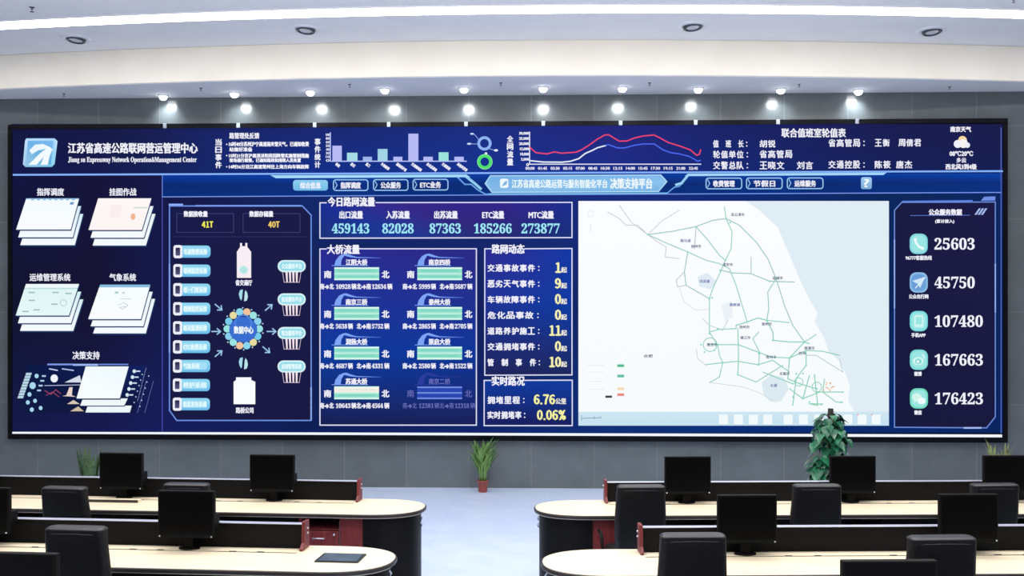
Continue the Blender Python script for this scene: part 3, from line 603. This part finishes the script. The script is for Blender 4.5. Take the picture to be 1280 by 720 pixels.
# road map
p = Panel('road_map', 0.003)
p.rect(723, 251.3, 1111, 532, 'fcfdff', 'f6fbfd'); p.build(m=PIXB); p = Panel('map_drawing', 0.005)
SEA = [(932, 251.5), (948, 262), (972, 284), (988, 322), (1000, 350), (1012, 375), (1022, 392), (1018, 402), (1030, 422), (1036, 440), (1050, 452), (1058, 470), (1062, 482), (1060, 500), (1068, 514.5), (1111, 514.5), (1111, 251.5)]
bmv = [(x, y) for x, y in SEA]
for a, b in zip(bmv, bmv[1:15]): p.poly([a, (1111, a[1]), (1111, b[1]), b], 'e0edf5') if a[1] < b[1] else None
p.up(); p.poly([(952, 478), (964, 468), (980, 472), (986, 486), (976, 502), (962, 502), (954, 492)], 'dcebf2'); p.poly([(872, 346), (884, 341), (896, 352), (888, 362), (874, 358)], 'e0ebf6'); p.poly([(902, 382), (914, 376), (916, 396), (906, 402)], 'eaf2f8')
p.rect(723, 514.6, 1111, 532, 'cfe6f2', 'c6e2f0'); p.up()
def road(*pts, c='9fd2c4', w=1.0): p.line(list(pts), w * 1.25, c)
MP = lambda x, y: (720 + x / 2.4, 240 + y / 2.4)
def R_(s, c='98d0c0', w=1.0): road(*[MP(*map(float, q.split(','))) for q in s.split()], c=c, w=w)
R_('215,128 290,118 360,104 410,85 450,80 490,100 540,150 575,200 600,260 625,340 650,400 685,450', '9cc8c2'); R_('215,128 275,155 335,180 390,205 430,215 460,230 480,280 495,330 513,390', '98d0c0'); R_('445,45 450,80 468,120 465,170 448,205', '98d4c0')
R_('360,104 355,170', 'b4bcbc', .8); R_('360,104 400,150 430,190 448,205 435,235 410,290 400,320 400,420 425,460', '98d0c0'); R_('435,235 470,243 525,245 580,268 655,270', '98c8c4'); R_('525,195 525,245', '9cc4cc', .8)
R_('335,180 325,240 330,280 400,320', 'a0c8c4'); R_('330,280 305,285 300,265 325,240', 'bcc8c8', .8); R_('600,260 575,300 578,350 572,385', '98ccc4'); R_('572,385 640,392'); R_('480,400 513,390 545,378 572,385 590,420 592,445 640,450 685,450 700,455', '8cd0b8', 1.1)
R_('400,420 430,412 480,410 480,400'); R_('485,410 487,460 487,510 485,548', '8cd0b8'); R_('395,455 425,458 487,458 545,480 585,495 640,498 690,475 740,478 790,490', '8cd0b8'); R_('388,518 440,512 487,508 545,518 590,505 640,540', '8cd0b8'); R_('485,548 540,570 620,520')
R_('425,460 430,490 440,512 430,555 400,572', '9cd4c0'); R_('380,380 400,400 440,415 455,385', 'c4d4d4', .8); R_('685,450 720,428', '9cd0c8'); R_('685,450 640,498 635,560 670,575 720,590', '84cfb4'); R_('548,420 530,440 550,480 548,520', '98d0c0'); R_('690,475 690,520 660,560 650,640', '84cfb4'); R_('560,540 610,560 650,575', '84cfb4', .9)
R_('690,490 720,490 800,540 790,500', 'b4ccd4', .8); R_('715,550 725,640 700,635 740,636', '84cfb4'); R_('640,590 680,620 730,600 800,600', '84cfb4'); R_('700,550 680,620', '84cfb4'); R_('745,560 740,600 780,630 800,632', '90d0b8')
for cx, cy, r in ((402, 458, 22), (668, 570, 14), (722, 585, 16)): p.ring(*MP(cx, cy), r / 2.4, 1, '8ccdb8', n=12)
R_('130,40 165,90 215,128', 'c0c4c8', .7); R_('95,60 130,80 150,100 185,100 215,128', 'c0c4c8', .7); R_('215,128 260,85 310,55', 'c4c8cc', .7); R_('215,128 245,150 270,165 268,195 310,200', 'c4c4cc', .7); R_('400,572 430,575 500,585 545,600 600,630', 'd0d8dc', .7); R_('360,470 365,500 390,520', 'c8d0d4', .7); R_('310,290 325,330 360,355 400,352', 'dcd4dc', .6)
p.up(); random.seed(3)
for x, y in ((450, 80), (462, 92), (360, 104), (215, 128), (448, 205), (432, 235), (335, 180), (600, 260), (580, 268), (400, 320), (408, 318), (513, 390), (572, 385), (400, 425), (425, 410), (425, 458), (440, 512), (487, 458), (485, 548), (685, 450), (590, 445), (548, 485), (545, 518), (640, 498), (585, 495), (660, 545), (680, 545), (650, 575), (672, 575), (690, 520), (715, 550), (722, 590), (650, 615), (700, 630), (735, 638), (680, 620), (800, 600), (795, 630), (375, 458), (385, 480), (415, 475)): p.disc(*MP(x, y), 1.2, '8ad8c0', n=8)
for x, y, t in ((485, 68, '连云港市'), (360, 163, '徐州市'), (455, 218, '淮安市'), (605, 258, '盐城市'), (505, 405, '扬州市'), (508, 437, '镇江市'), (572, 396, '泰州市'), (700, 468, '南通市'), (625, 545, '无锡市'), (585, 495, '常州市'), (328, 146, '骆马湖'), (385, 268, '洪泽湖'), (476, 338, '高邮湖'), (592, 580, '太湖'), (408, 458, '南京市'), (215, 492, '·合肥'), (678, 484, '苏州')):
    X, Y = MP(x, y); w = 2.1 * len(t); p.text(t, X - w, Y - 2, X + w, Y + 2, '4a5a78' if '湖' not in t else '5468a8', 0.12)
for i in range(14): p.disc(*MP(758 + random.uniform(-16, 16), 585 + random.uniform(-14, 14)), 1.0, 'f0b48c', n=6)
for y, c in ((521, '58bc94'), (552, '60c0a8'), (590, 'f6dcb4'), (608, 'ec8a84')): X, Y = MP(134, y); p.rect(X - 4.3, Y - 1.7, X + 4.3, Y + 1.7, c)
X, Y = MP(98, 614); p.rect(X - 4.2, Y - 1.4, X + 4.2, Y + 1.4, '40404c')
p.line([(727, 519), (727, 526)], .6, '6c8cb4'); p.line([(727, 523), (751, 522)], .8, '6c8cb4'); p.line([(743, 519.5), (743, 524)], .5, '6c8cb4'); p.line([(751, 519.5), (751, 523)], .5, '6c8cb4')
for x in (442, 487, 532, 575, 636, 682, 728, 815, 858, 900): X, Y = MP(x, 682); p.rrect(X - 5.6, Y - 6, X + 5.6, Y + 6, 1, 'f2fafc')
for x in (845, 888): X, Y = MP(x, 668); p.disc(X, Y, 1.1, 'e88c98', n=8)
p.ring(*MP(44, 66), 4, .5, 'd0d8e0', n=14); p.line([MP(44, 95), MP(44, 120)], .5, 'd0d8e0')
for y in (520, 540, 568, 592): p.line([MP(34, y), MP(84, y)], .5, 'dde2ea')
p.build()

# service counters on the right
p = Panel('service_counter_panel', 0.003)
p.poly([(1118, 263), (1127, 253), (1244, 252.5), (1244, 521), (1233, 534.5), (1118, 534)], ['1a1b42', '1b1b44', '1c1b46', '1a1a40', '19193c', '18193e']).up()
p.line([(1127, 253), (1118, 263), (1118, 534), (1233, 534.8), (1244, 521), (1244, 252.5), (1127, 253)], 1.3, '6f90e0'); p.line([(1128, 252), (1215, 251)], 1.8, '5c80e0'); p.poly([(1230, 246), (1244, 245.5), (1244, 250.5), (1226, 251)], '6f90e4')
p.line([(1118, 300), (1118, 385)], 1.6, '9cb8ff'); p.line([(1244, 330), (1244, 390)], 1.6, '9cb8ff'); p.line([(1205, 534.8), (1226, 534.8)], 2, 'b8ccff'); p.line([(1138, 269.5), (1212, 269)], 0.8, '5878c8')
for k in range(3): p.poly([(1218 + k * 4, 268.5), (1223.5 + k * 4, 260.5), (1226 + k * 4, 260.5), (1220.5 + k * 4, 268.5)], 'a8c0f8')
p.text('公众服务数据', 1161, 261.5, 1202, 269, W_, 0.45); p.text('(累计接入)', 1169, 274.3, 1192.5, 279.5, W_, 0.3)
for i, (n, cap, x0, x1, c) in enumerate((('25603', '96777客服热线', 1132, 1164.5, '84d8e0'), ('45750', '公众出行网', 1136, 1160, '8cbce8'), ('107480', '手机APP', 1139, 1156.5, '7cdce0'), ('167663', '微博', 1142.5, 1151.5, '80dcd8'), ('176423', '微信', 1142.5, 1151.5, '74dcc0'))):
    y = 304.8 + 48.3 * i
    p.rrect(1137, y - 12.7, 1159.5, y + 12.7, 8, c).up(); p.rrect(1139, y - 10.5, 1157.5, y + 10.5, 6.5, {'8cbce8': '6ca0d8'}.get(c, '9ce6e4')).up(); w = 'effcff'
    if i == 0: p.line([(1143.5, y - 5.5), (1145, y - 1), (1149, y + 4), (1153.5, y + 5.5)], 2.6, w); p.disc(1144, y - 5.5, 1.9, w, n=8); p.disc(1153, y + 5.5, 1.9, w, n=8)
    if i == 1: p.poly([(1140, y - 2), (1156, y - 7), (1150, y + 7), (1147, y + 2)], 'cfe6f6'); p.line([(1144, y + 7), (1156, y - 6)], 1, w)
    if i == 2: p.rrect(1142.5, y - 7.5, 1154, y + 7.5, 2, 'cff4f2').up(); p.rect(1144.5, y - 5, 1152, y + 4, '9ce6e4')
    if i == 3: p.disc(1147.5, y + 1.5, 6.5, 'd8f8f4', 5).up(); p.disc(1147.5, y + 2, 4.2, '80d8d4', 3.4).up(); p.disc(1147, y + 2.2, 1.8, 'effcff', n=10); p.ring(1151, y - 3, 4, 1, w, -80, 20, 8)
    if i == 4: p.disc(1145.5, y - 1.5, 6, 'd4f6ea', 5); p.up(); p.disc(1151.5, y + 3, 5, w, 4.2); p.poly([(1143, y + 2), (1141.5, y + 6), (1146, y + 3)], 'd4f6ea')
    p.text(cap, x0, y + 14.8, x1, y + 20.2, W_, 0.3); p.text(n, 1168, y - 7.3, 1218 if len(n) == 5 else 1228, y + 7.3, W_, 0.15, True)
p.build()

# ------------------------------------------------------------------ console desks
DESKS = {}
def oval(L, D, rx, inset=0.0, x0=None):
    """desk-top outline: half-ellipse end at x=0, square at x=L"""
    hy = D / 2 - inset; out = [(L - inset, -hy), (L - inset, hy)]; n = 28
    for i in range(n + 1):
        a = PI / 2 + PI * i / n; q = 2.3
        c, s_ = math.cos(a), math.sin(a)
        out.append((rx + (rx - inset) * -abs(c) ** (2 / q), hy * math.copysign(abs(s_) ** (2 / q), s_)))
    return out
def make_desk(key, tip, rz, m, label, L=6.0, flap=None, legs=(2.37, 3.7), ex=0.625):
    D = 0.76; fl = m < 0
    t = thing('console_desk', (tip.x, tip.y, 0), rz, label, 'desk', 'control room console desks')
    MB().prism(oval(L, D, 0.47, 0.012), 0.712, 0.75).build('desktop', M['top'], t, bevel=0.003, flip=fl)
    MB().prism(oval(L, D, 0.47), 0.718, 0.7475).build('edge_band', M['edge'], t, bevel=0.008, flip=fl)
    # low privacy screen along the back with a pale rail and a red end board
    MB().box(ex + .035, L, 0.256, 0.304, 0.752, 0.920).build('privacy_panel', M['black_wood'], t, bevel=0.003, flip=fl)
    MB().box(ex + .035, L, 0.252, 0.308, 0.920, 0.926).build('cap_rail', M['rail'], t, bevel=0.002, flip=fl)
    prof = [(0.17, 0.75), (0.33, 0.75), (0.33, 0.945), (0.225, 0.945), (0.215, 0.80), (0.17, 0.765)]
    e = MB().prism_x(prof, ex + .011, ex + .035).build('end_board', M['red_wood'], t, bevel=0.004, flip=fl)
    for z in (0.86, 0.895): MB().tube([(ex + .012, 0.27, z), (ex - .001, 0.27, z)], 0.007).build('screw_cap', M['silver'], e, flip=fl)
    # cable flap: a strip along the screen, a dark slot line, notches
    MB().box(ex + .055, L - 0.02, 0.125, 0.243, 0.7505, 0.7535).build('cable_flap', M['top'], t, flip=fl)
    g = MB().box(ex + .035, L - 0.02, 0.116, 0.123, 0.7502, 0.7522)
    for k in range(int(L / 0.7)):
        for dx in (0.0, 0.2): g.box(0.95 + k * 0.72 + dx, 1.0 + k * 0.72 + dx, 0.123, 0.137, 0.7505, 0.7539)
    g.build('flap_slot', M['edge'], t, flip=fl)
    if flap:
        MB().box(flap[0], flap[1], -0.02, 0.055, 0.752, 0.773).build('lifted_flap', M['top'], t, bevel=0.002, flip=fl)
        MB().box(flap[0], flap[1], -0.032, -0.02, 0.7505, 0.773).build('flap_edge', M['edge'], t, flip=fl)
    # rounded end cabinet, red cupboard side, open shelf over a drawer
    def half(x1, ins):
        o = [p_ for p_ in oval(L, D, 0.47, ins) if p_[0] <= 0.47]
        return o + [(x1, -D / 2 + ins), (x1, D / 2 - ins)]
    ec = MB().prism(half(0.47, 0.045), 0.06, 0.708).build('end_cabinet', M['black_wood'], t, bevel=0.004, flip=fl)
    MB().prism(half(0.47, 0.07), 0.0, 0.06).build('plinth', M['void'], t, flip=fl)
    for z in (0.60, 0.66): MB().tube([(0.040, 0.02, z - 0.02), (0.030, 0.0, z), (0.040, -0.02, z + 0.02)], 0.006).build('latch', M['silver'], ec, flip=fl)
    MB().box(0.47, 0.67, -0.325, -0.305, 0.06, 0.706).build('cupboard_panel', M['red_wood'], t, bevel=0.002, flip=fl)
    MB().box(0.655, 0.67, -0.305, 0.29, 0.06, 0.706).build('side_panel', M['void'], t, flip=fl)
    MB().box(0.672, 0.675, -0.32, -0.309, 0.2, 0.68).build('edge_strip', M['silver'], t, flip=fl)
    MB().box(0.47, L - 0.05, 0.29, 0.32, 0.06, 0.706).build('modesty_panel', M['black_wood'], t, flip=fl)
    if m < 0:
        MB().box(0.675, 1.08, -0.30, 0.285, 0.595, 0.61).build('shelf', M['red_wood'], t, flip=fl)
        dr = MB().box(0.68, 0.985, -0.315, -0.297, 0.40, 0.592).build('drawer', M['red_wood'], t, bevel=0.003, flip=fl)
        MB().tube([(0.80, -0.315, 0.535), (0.80, -0.337, 0.535), (0.90, -0.337, 0.535), (0.90, -0.315, 0.535)], 0.006).build('handle', M['silver'], dr, flip=fl)
        MB().tube([(0.72, -0.313, 0.565), (0.72, -0.322, 0.565)], 0.010, 12).build('lock', M['silver'], dr, flip=fl)
        d2 = MB().box(0.68, 0.985, -0.315, -0.297, 0.07, 0.395).build('drawer', M['red_wood'], t, bevel=0.003, flip=fl)
        MB().tube([(0.80, -0.315, 0.33), (0.80, -0.337, 0.33), (0.90, -0.337, 0.33), (0.90, -0.315, 0.33)], 0.006).build('handle', M['silver'], d2, flip=fl)
        MB().box(1.0, 1.02, -0.315, 0.288, 0.0, 0.706).build('side_panel', M['red_wood'], t, flip=fl)
        MB().box(0.69, 0.98, -0.297, 0.285, 0.08, 0.59).build('drawer_box', M['void'], t, flip=fl)
    for x in (*legs, L - 0.07): MB().box(x, x + 0.03, -0.3, 0.288, 0.0, 0.706).build('leg_panel', M['black_wood'], t, flip=fl)
    DESKS[key] = (tip, rz, m)
    return t
def desk_pt(key, lx, ly):
    tip, rz, m = DESKS[key]; x = m * lx
    return Vector((tip.x + math.cos(rz) * x - math.sin(rz) * ly, tip.y + math.sin(rz) * x + math.cos(rz) * ly, 0.75))
def desk_at(key, px, ly):
    a, b = -1.0, 9.0
    for _ in range(50):
        c = (a + b) / 2; q = proj_x(desk_pt(key, c, ly))
        if (q > px) == (DESKS[key][2] > 0): b = c
        else: a = c
    return desk_pt(key, (a + b) / 2, ly)
AL, AR = math.radians(-3.4), math.radians(3.2)
make_desk('LF', on_z(532, 634, .75), AL, -1, 'long console desk left of the aisle, the one nearer the video wall', flap=(2.57, 3.03))
make_desk('LN', on_z(494.5, 699.5, .75), AL, -1, 'long console desk left of the aisle with the slate pad on its rounded end', ex=0.68)
make_desk('RF', on_z(667.5, 634.5, .75), AR, 1, 'long console desk right of the aisle, the one nearer the video wall', legs=(1.5, 2.9, 4.4))
make_desk('RN', on_z(676, 702.5, .75), AR, 1, 'long console desk right of the aisle, second row from the video wall', legs=(1.5, 2.9, 4.4), ex=0.68)
def at_depth(px, d): r = ray(px, HOR); return Vector((r.x * d, r.y * d, 0.75))
make_desk('LV', at_depth(420, 4.62), AL, -1, 'console desk under the monitor whose top edge shows at bottom left')
make_desk('RV', at_depth(695, 4.55), AR, 1, 'console desk under the monitor whose top edge shows at bottom right')

# slate pad on the rounded end of the near left desk
a = on_z(426, 698, .75)
t = thing('desk_pad', (a.x, a.y, 0.7502), AL, 'flat slate grey pad with black rim on the rounded desk end', 'desk pad')
MB().prism([(q[0], q[1]) for q in rounded(0.30, 0.25, 0.012)], 0.0005, 0.006).build('rim', M['pad_rim'], t)
MB().prism([(q[0], q[1]) for q in rounded(0.26, 0.205, 0.006)], 0.006, 0.008).build('surface', M['pad'], t)

# ------------------------------------------------------------------ monitors
def make_monitor():
    t = thing('monitor', (0, 0, 0))
    MB().box(-0.2025, 0.2025, -0.018, 0.022, 0.098, 0.420).build('housing', M['plastic'], t, bevel=0.006)
    MB().box(-0.188, 0.188, -0.0195, -0.017, 0.124, 0.406).build('display', M['glass_black'], t)
    c = MB().box(-0.2025, 0.2025, -0.022, 0.0, 0.094, 0.112).build('lower_bezel', M['plastic'], t, bevel=0.004)
    for x in (-0.186, 0.186): MB().tube([(x, -0.0205, 0.104), (x, -0.026, 0.104)], 0.0055, 12).build('corner_button', M['silver'], c)
    MB().box(-0.035, 0.035, 0.024, 0.06, 0.01, 0.20).build('stand', M['plastic'], t, bevel=0.004)
    MB().prism([(0.075 * math.cos(2 * PI * i / 28), 0.045 + 0.05 * math.sin(2 * PI * i / 28)) for i in range(28)], 0.0045, 0.016).build('foot', M['plastic'], t, bevel=0.003)
    MB().box(-0.10, 0.192, 0.022, 0.112, 0.15, 0.245).build('rear_housing', M['plastic'], t, bevel=0.006)
    return t
mon0 = make_monitor(); first = [True]
def monitor(key, px, label, ly=0.125, s=1.0, rz=0.0):
    t = mon0 if first[0] else copy_tree(mon0); first[0] = False
    p_ = desk_at(key, px, ly); t.location = p_; t.rotation_euler = (0, 0, DESKS[key][1] + rz); t.scale = (s, s, s)
    return tag(t, label, 'monitor', 'black monitors on the console desks')
monitor('LF', 152, 'switched-off black monitor on the far left desk, beside the snake plant', rz=-.02)
monitor('LF', 340.5, 'switched-off black monitor on the far left desk, nearest to the aisle')
monitor('LF', -34, 'black monitor on the far left desk, almost wholly past the left edge')
monitor('LN', 233.5, 'switched-off black monitor hiding a chair back on the near left desk')
monitor('LN', -21, 'black monitor on the near left desk, cut by the left edge of the photo')
monitor('RF', 859.5, 'switched-off black monitor on the far right desk, nearest to the aisle')
monitor('RF', 1065.5, 'switched-off black monitor overlapping the trailing pothos on the far right desk')
monitor('RF', 1257, 'black monitor in front of the yellow-green plant on the far right desk')
monitor('RN', 933.5, 'switched-off black monitor on the near right desk, left of the two there')
monitor('RN', 1210, 'switched-off black monitor on the near right desk, close to the right edge')
monitor('LV', 18, 'black monitor whose top edge cuts across the chair at bottom left', s=1.10)
monitor('RV', 1111, 'black monitor whose top edge just shows at the bottom right', s=1.115)

# ------------------------------------------------------------------ chairs
def loft(levels, n=5):
    mb = MB(); k = None; vs_ = []
    for (z, w, d, yo, r) in levels:
        o = rounded(w, d, min(r, w / 2 - 1e-4, d / 2 - 1e-4), n); k = len(o); vs_ += [(x, y + yo, z) for x, y in o]
    L = len(levels)
    fs = [(i * k + j, i * k + (j + 1) % k, (i + 1) * k + (j + 1) % k, (i + 1) * k + j) for i in range(L - 1) for j in range(k)]
    mb.add(vs_, fs, True); mb.add(vs_[:k], [tuple(range(k - 1, -1, -1))]); mb.add(vs_[-k:], [tuple(range(k))], True)
    return mb
def make_chair(px, top_py, d, w, rz, label):
    r = ray(px, HOR); back = Vector((r.x * d, r.y * d, 0)); zt = CAMZ + (HOR - top_py) / F * d
    t = thing('office_chair', (back.x - math.sin(rz) * 0.27, back.y + math.cos(rz) * 0.27, 0), rz, label, 'chair', 'black leather office chairs at the console desks')
    yb = -0.27; zb = 0.50; h = zt - zb
    lv = [(zb, w * .80, .06, yb + .09, .03), (zb + .06, w * .94, .085, yb + .075, .035), (zb + h * .3, w * 1.03, .10, yb + .05, .04), (zb + h * .6, w * 1.03, .10, yb + .025, .04),
          (zt - .10, w * .99, .10, yb + .005, .04), (zt - .03, w * .965, .105, yb, .03), (zt - .014, w * .955, .10, yb, .03)]
    b = loft(lv).build('backrest', M['leather'], t)
    loft([(zt - .015, w * .95, .10, yb + .002, .03), (zt - .011, w * .965, .112, yb + .004, .035), (zt - .005, w * .96, .108, yb + .005, .04), (zt + .003, w * .90, .085, yb + .007, .04)]).build('top_cushion', M['leather_lip'], b)
    MB().tube([(-w * .44, yb - .048, zt - .036), (-w * .3, yb - .0515, zt - .032), (0, yb - .0525, zt - .03), (w * .3, yb - .0515, zt - .032), (w * .44, yb - .048, zt - .036)], 0.0025).build('piping', M['leather_lip'], b)
    loft([(.43, .40, .40, .02, .08), (.45, .47, .47, .02, .10), (.50, .48, .48, .02, .10), (.525, .45, .45, .02, .10), (.535, .38, .38, .02, .10)]).build('seat', M['leather'], t)
    for s_ in (-1, 1):
        MB().tube([(s_ * .22, -.1, .45), (s_ * .275, -.1, .48), (s_ * .28, -.1, .62), (s_ * .28, .0, .66), (s_ * .28, .12, .655)], .014).build('armrest', M['plastic'], t)
    MB().box(-.03, .03, yb + .06, 0.0, .40, .43).build('back_bracket', M['plastic'], t)
    MB().box(-.035, .035, yb + .035, yb + .06, .40, .62).build('back_spine', M['plastic'], t)
    MB().lathe([(.03, .10), (.03, .28), (.018, .285), (.018, .43)], n=16).build('gas_lift', M['chrome'], t)
    for i in range(5):
        a = 2 * PI * i / 5 + .3; c, s_ = math.cos(a), math.sin(a)
        MB().tube([(0.0, 0.0, .12), (c * .14, s_ * .14, .115), (c * .28, s_ * .28, .085)], [.028, .022, .015]).build('base_leg', M['plastic'], t)
        MB().tube([(c * .28 - s_ * .022, s_ * .28 + c * .022, .028), (c * .28 + s_ * .022, s_ * .28 - c * .022, .028)], .028, 14).build('castor', M['plastic'], t)
    return t
make_chair(81, 609, 8.1, .385, AL - .05, 'black leather chair at the far left desk, left of the monitor by the snake plant')
make_chair(233.5, 604.5, 8.0, .385, AL, 'black leather chair at the far left desk, hidden behind a nearer monitor')
make_chair(95.5, 659, 5.9, .375, AL - .03, 'black leather chair at the near left desk, beside the bottom left corner')
make_chair(801, 607, 7.74, .385, AR, 'black leather chair at the far right desk, closest to the aisle')
make_chair(1021, 606, 7.85, .385, AR, 'black leather chair at the far right desk, below the trailing pothos')
make_chair(1243, 605, 7.9, .385, AR + .03, 'black leather chair at the far right desk, behind the rightmost near monitor')
make_chair(866, 668, 5.7, .385, AR, 'large black leather chair back at the near right desk, closest to the aisle')
make_chair(1177, 671, 5.65, .39, AR + .03, 'black leather chair at the near right desk, beside the right edge')

# ------------------------------------------------------------------ plants
def blade(mb, base, direction, length, width, droop=0.3, n=7, fold=0.25, taper=0.5):
    """a leaf blade: ribbon with a folded midrib, growing from base along direction, bending down by droop"""
    d = Vector(direction).normalized(); side = d.cross(Vector((0, 0, 1)))
    side = side.normalized() if side.length > 1e-3 else Vector((1, 0, 0)); p_ = Vector(base); rows = []
    for i in range(n + 1):
        u = i / n; w = width * (0.45 + 0.55 * min(1, u / 0.35)) * (1 - max(0, (u - taper) / (1 - taper)) ** 1.6) + 0.001
        nrm = side.cross(d).normalized()
        rows.append((p_ - side * w / 2 + nrm * w * fold, p_.copy(), p_ + side * w / 2 + nrm * w * fold))
        d = (d + Vector((0, 0, -droop / n))).normalized(); p_ = p_ + d * (length / n)
    vs_ = [q for r in rows for q in r]; fs = []
    for i in range(n):
        for j in range(2): fs.append((i * 3 + j, i * 3 + j + 1, i * 3 + j + 4, i * 3 + j + 3))
    mb.add(vs_, fs, True)
def pot(t, r, h, m, name='pot'):
    o = MB().lathe([(r * .78, 0), (r * .82, .01), (r, h * .88), (r * 1.08, h * .9), (r * 1.08, h), (r * .94, h), (r * .9, h * .86)], n=28).build(name, M[m], t)
    MB().lathe([(0, h * .86), (r * .9, h * .865)], n=28, cap=False).build('soil', M['soil'], t); return o
# lucky bamboo in the aisle
a = on_z(603.5, 615, 0); t = thing('potted_bamboo', (a.x, a.y, 0), 0, 'slim green bamboo plant in a small red-brown pot by the wall', 'plant')
pot(t, .068, .15, 'terracotta'); rr = random.Random(11); st = MB(); lf = MB(); t.scale = (1.1, 1.1, 1.1)
for i in range(7):
    a0 = 2 * PI * i / 7; r0 = .035; x, y = r0 * math.cos(a0), r0 * math.sin(a0); h = rr.uniform(.34, .50); lx, ly = x * rr.uniform(1.2, 2.6), y * 1.6
    st.tube([(x, y, .12), (x * 1.05, y * 1.05, .25), (lx, ly, h)], [.013, .012, .009], 7)
    for k in range(9):
        a1 = a0 + rr.uniform(-1.5, 1.5); zz = h - rr.uniform(0, .16)
        blade(lf, (lx, ly, zz), (math.cos(a1) * .55, math.sin(a1) * .55, 1.25), rr.uniform(.18, .30), rr.uniform(.028, .04), rr.uniform(.1, .8))
st.build('stalks', M['stem'], t); lf.build('leaves', M['leaf_bamboo'], t)
# snake plant behind the far left desk
r = ray(111, HOR); t = thing('snake_plant', (r.x * 12.4, r.y * 12.4, 0), 0, 'snake plant with upright dark blades behind the far left desk', 'plant')
pot(t, .15, .26, 'dark_pot'); lf = MB(); rr = random.Random(4)
for i in range(15):
    a0 = 2 * PI * i / 15 + rr.uniform(-.2, .2); q = rr.uniform(.02, .09)
    blade(lf, (q * math.cos(a0), q * math.sin(a0), .2), (math.cos(a0) * .17, math.sin(a0) * .17, 1), rr.uniform(.44, .68), .05, .03, 8, .2, .55)
lf.build('leaves', M['leaf_snake'], t)
# pale plant behind the far right desk
r = ray(1249, HOR); t = thing('potted_dracaena', (r.x * 12.2, r.y * 12.2, 0), 0, 'yellow-green leafy plant under the lower right corner of the video wall', 'plant')
pot(t, .13, .24, 'dark_pot'); lf = MB(); st = MB(); rr = random.Random(9)
for i in range(6):
    a0 = 2 * PI * i / 6; x, y = .05 * math.cos(a0), .05 * math.sin(a0); h = rr.uniform(.56, .70)
    st.tube([(x, y, .2), (x * 1.4, y * 1.4, h)], [.012, .009], 6)
    for k in range(6):
        a1 = a0 + rr.uniform(-1.4, 1.4); blade(lf, (x * 1.4, y * 1.4, h - rr.uniform(0, .12)), (math.cos(a1) * .4, math.sin(a1) * .4, 1.2), rr.uniform(.2, .34), rr.uniform(.022, .034), rr.uniform(.1, .6))
st.build('stalks', M['stem'], t); lf.build('leaves', M['leaf_pale'], t)
# trailing pothos on a moss pole
r = ray(1036, HOR); D_ = 11.0; t = thing('potted_pothos', (r.x * D_, r.y * D_, 0), 0, 'tall dark green pothos trailing down a moss pole before the map', 'plant')
pot(t, .19, .30, 'dark_pot'); MB().tube([(.015, 0, .25), (.015, 0, .8), (.02, 0, 1.40)], [.035, .034, .030], 12).build('moss_pole', M['moss'], t)
lf = MB(); st = MB(); rr = random.Random(21)
def heart(mb, base, out, size, tilt):
    o = Vector((math.cos(out), math.sin(out), 0)); dn = (o * math.cos(tilt) + Vector((0, 0, -1)) * math.sin(tilt)).normalized(); side = o.cross(Vector((0, 0, 1))).normalized(); up = side.cross(dn).normalized()
    prof = [(-.10, .0), (-.06, .30), (.10, .46), (.32, .45), (.58, .30), (.82, .12), (1.0, 0.0)]
    vs_ = []; b = Vector(base)
    for u, w in prof:
        cv = -.16 * u * u
        for s_ in (-1, 0, 1): vs_.append(b + dn * (u * size + (.08 * size if s_ == 0 and u < 0 else 0)) + side * (s_ * w * size) + up * ((.10 * abs(s_) * (w / .46) + cv) * size))
    n = len(prof); fs = []
    for i in range(n - 1):
        for j in range(2): fs.append((i * 3 + j, i * 3 + j + 1, i * 3 + j + 4, i * 3 + j + 3))
    mb.add(vs_, fs, True)
for i in range(210):
    u = i / 209; z = 1.325 - u * 0.95; a0 = rr.uniform(0, 2 * PI)
    R0 = .06 + .15 * math.sin(min(1, (1.40 - z) / .42) * PI / 2) * (1 if z > .85 else max(.45, (z - .15) / .7)); q = R0 * rr.uniform(.35, 1.0)
    b = (q * math.cos(a0) - (0.035 if z < .85 else 0), q * math.sin(a0), z + rr.uniform(-.02, .03))
    heart(lf, b, a0 + rr.uniform(-.5, .5), rr.uniform(.09, .15), rr.uniform(.2, 1.2))
    if i % 3 == 0: st.tube([(.015, 0, min(1.3, z + .05)), (b[0] * .6, b[1] * .6, z + .06), b], .004, 5)
for dx, z in ((.135, .93), (-.17, .80), (-.12, 1.17), (.10, 1.29), (-.09, 1.30)): heart(lf, (dx, -.05, z), 0 if dx > 0 else PI, .12, .3)
st.build('stems', M['stem'], t); lf.build('leaves', M['leaf_pothos'], t)
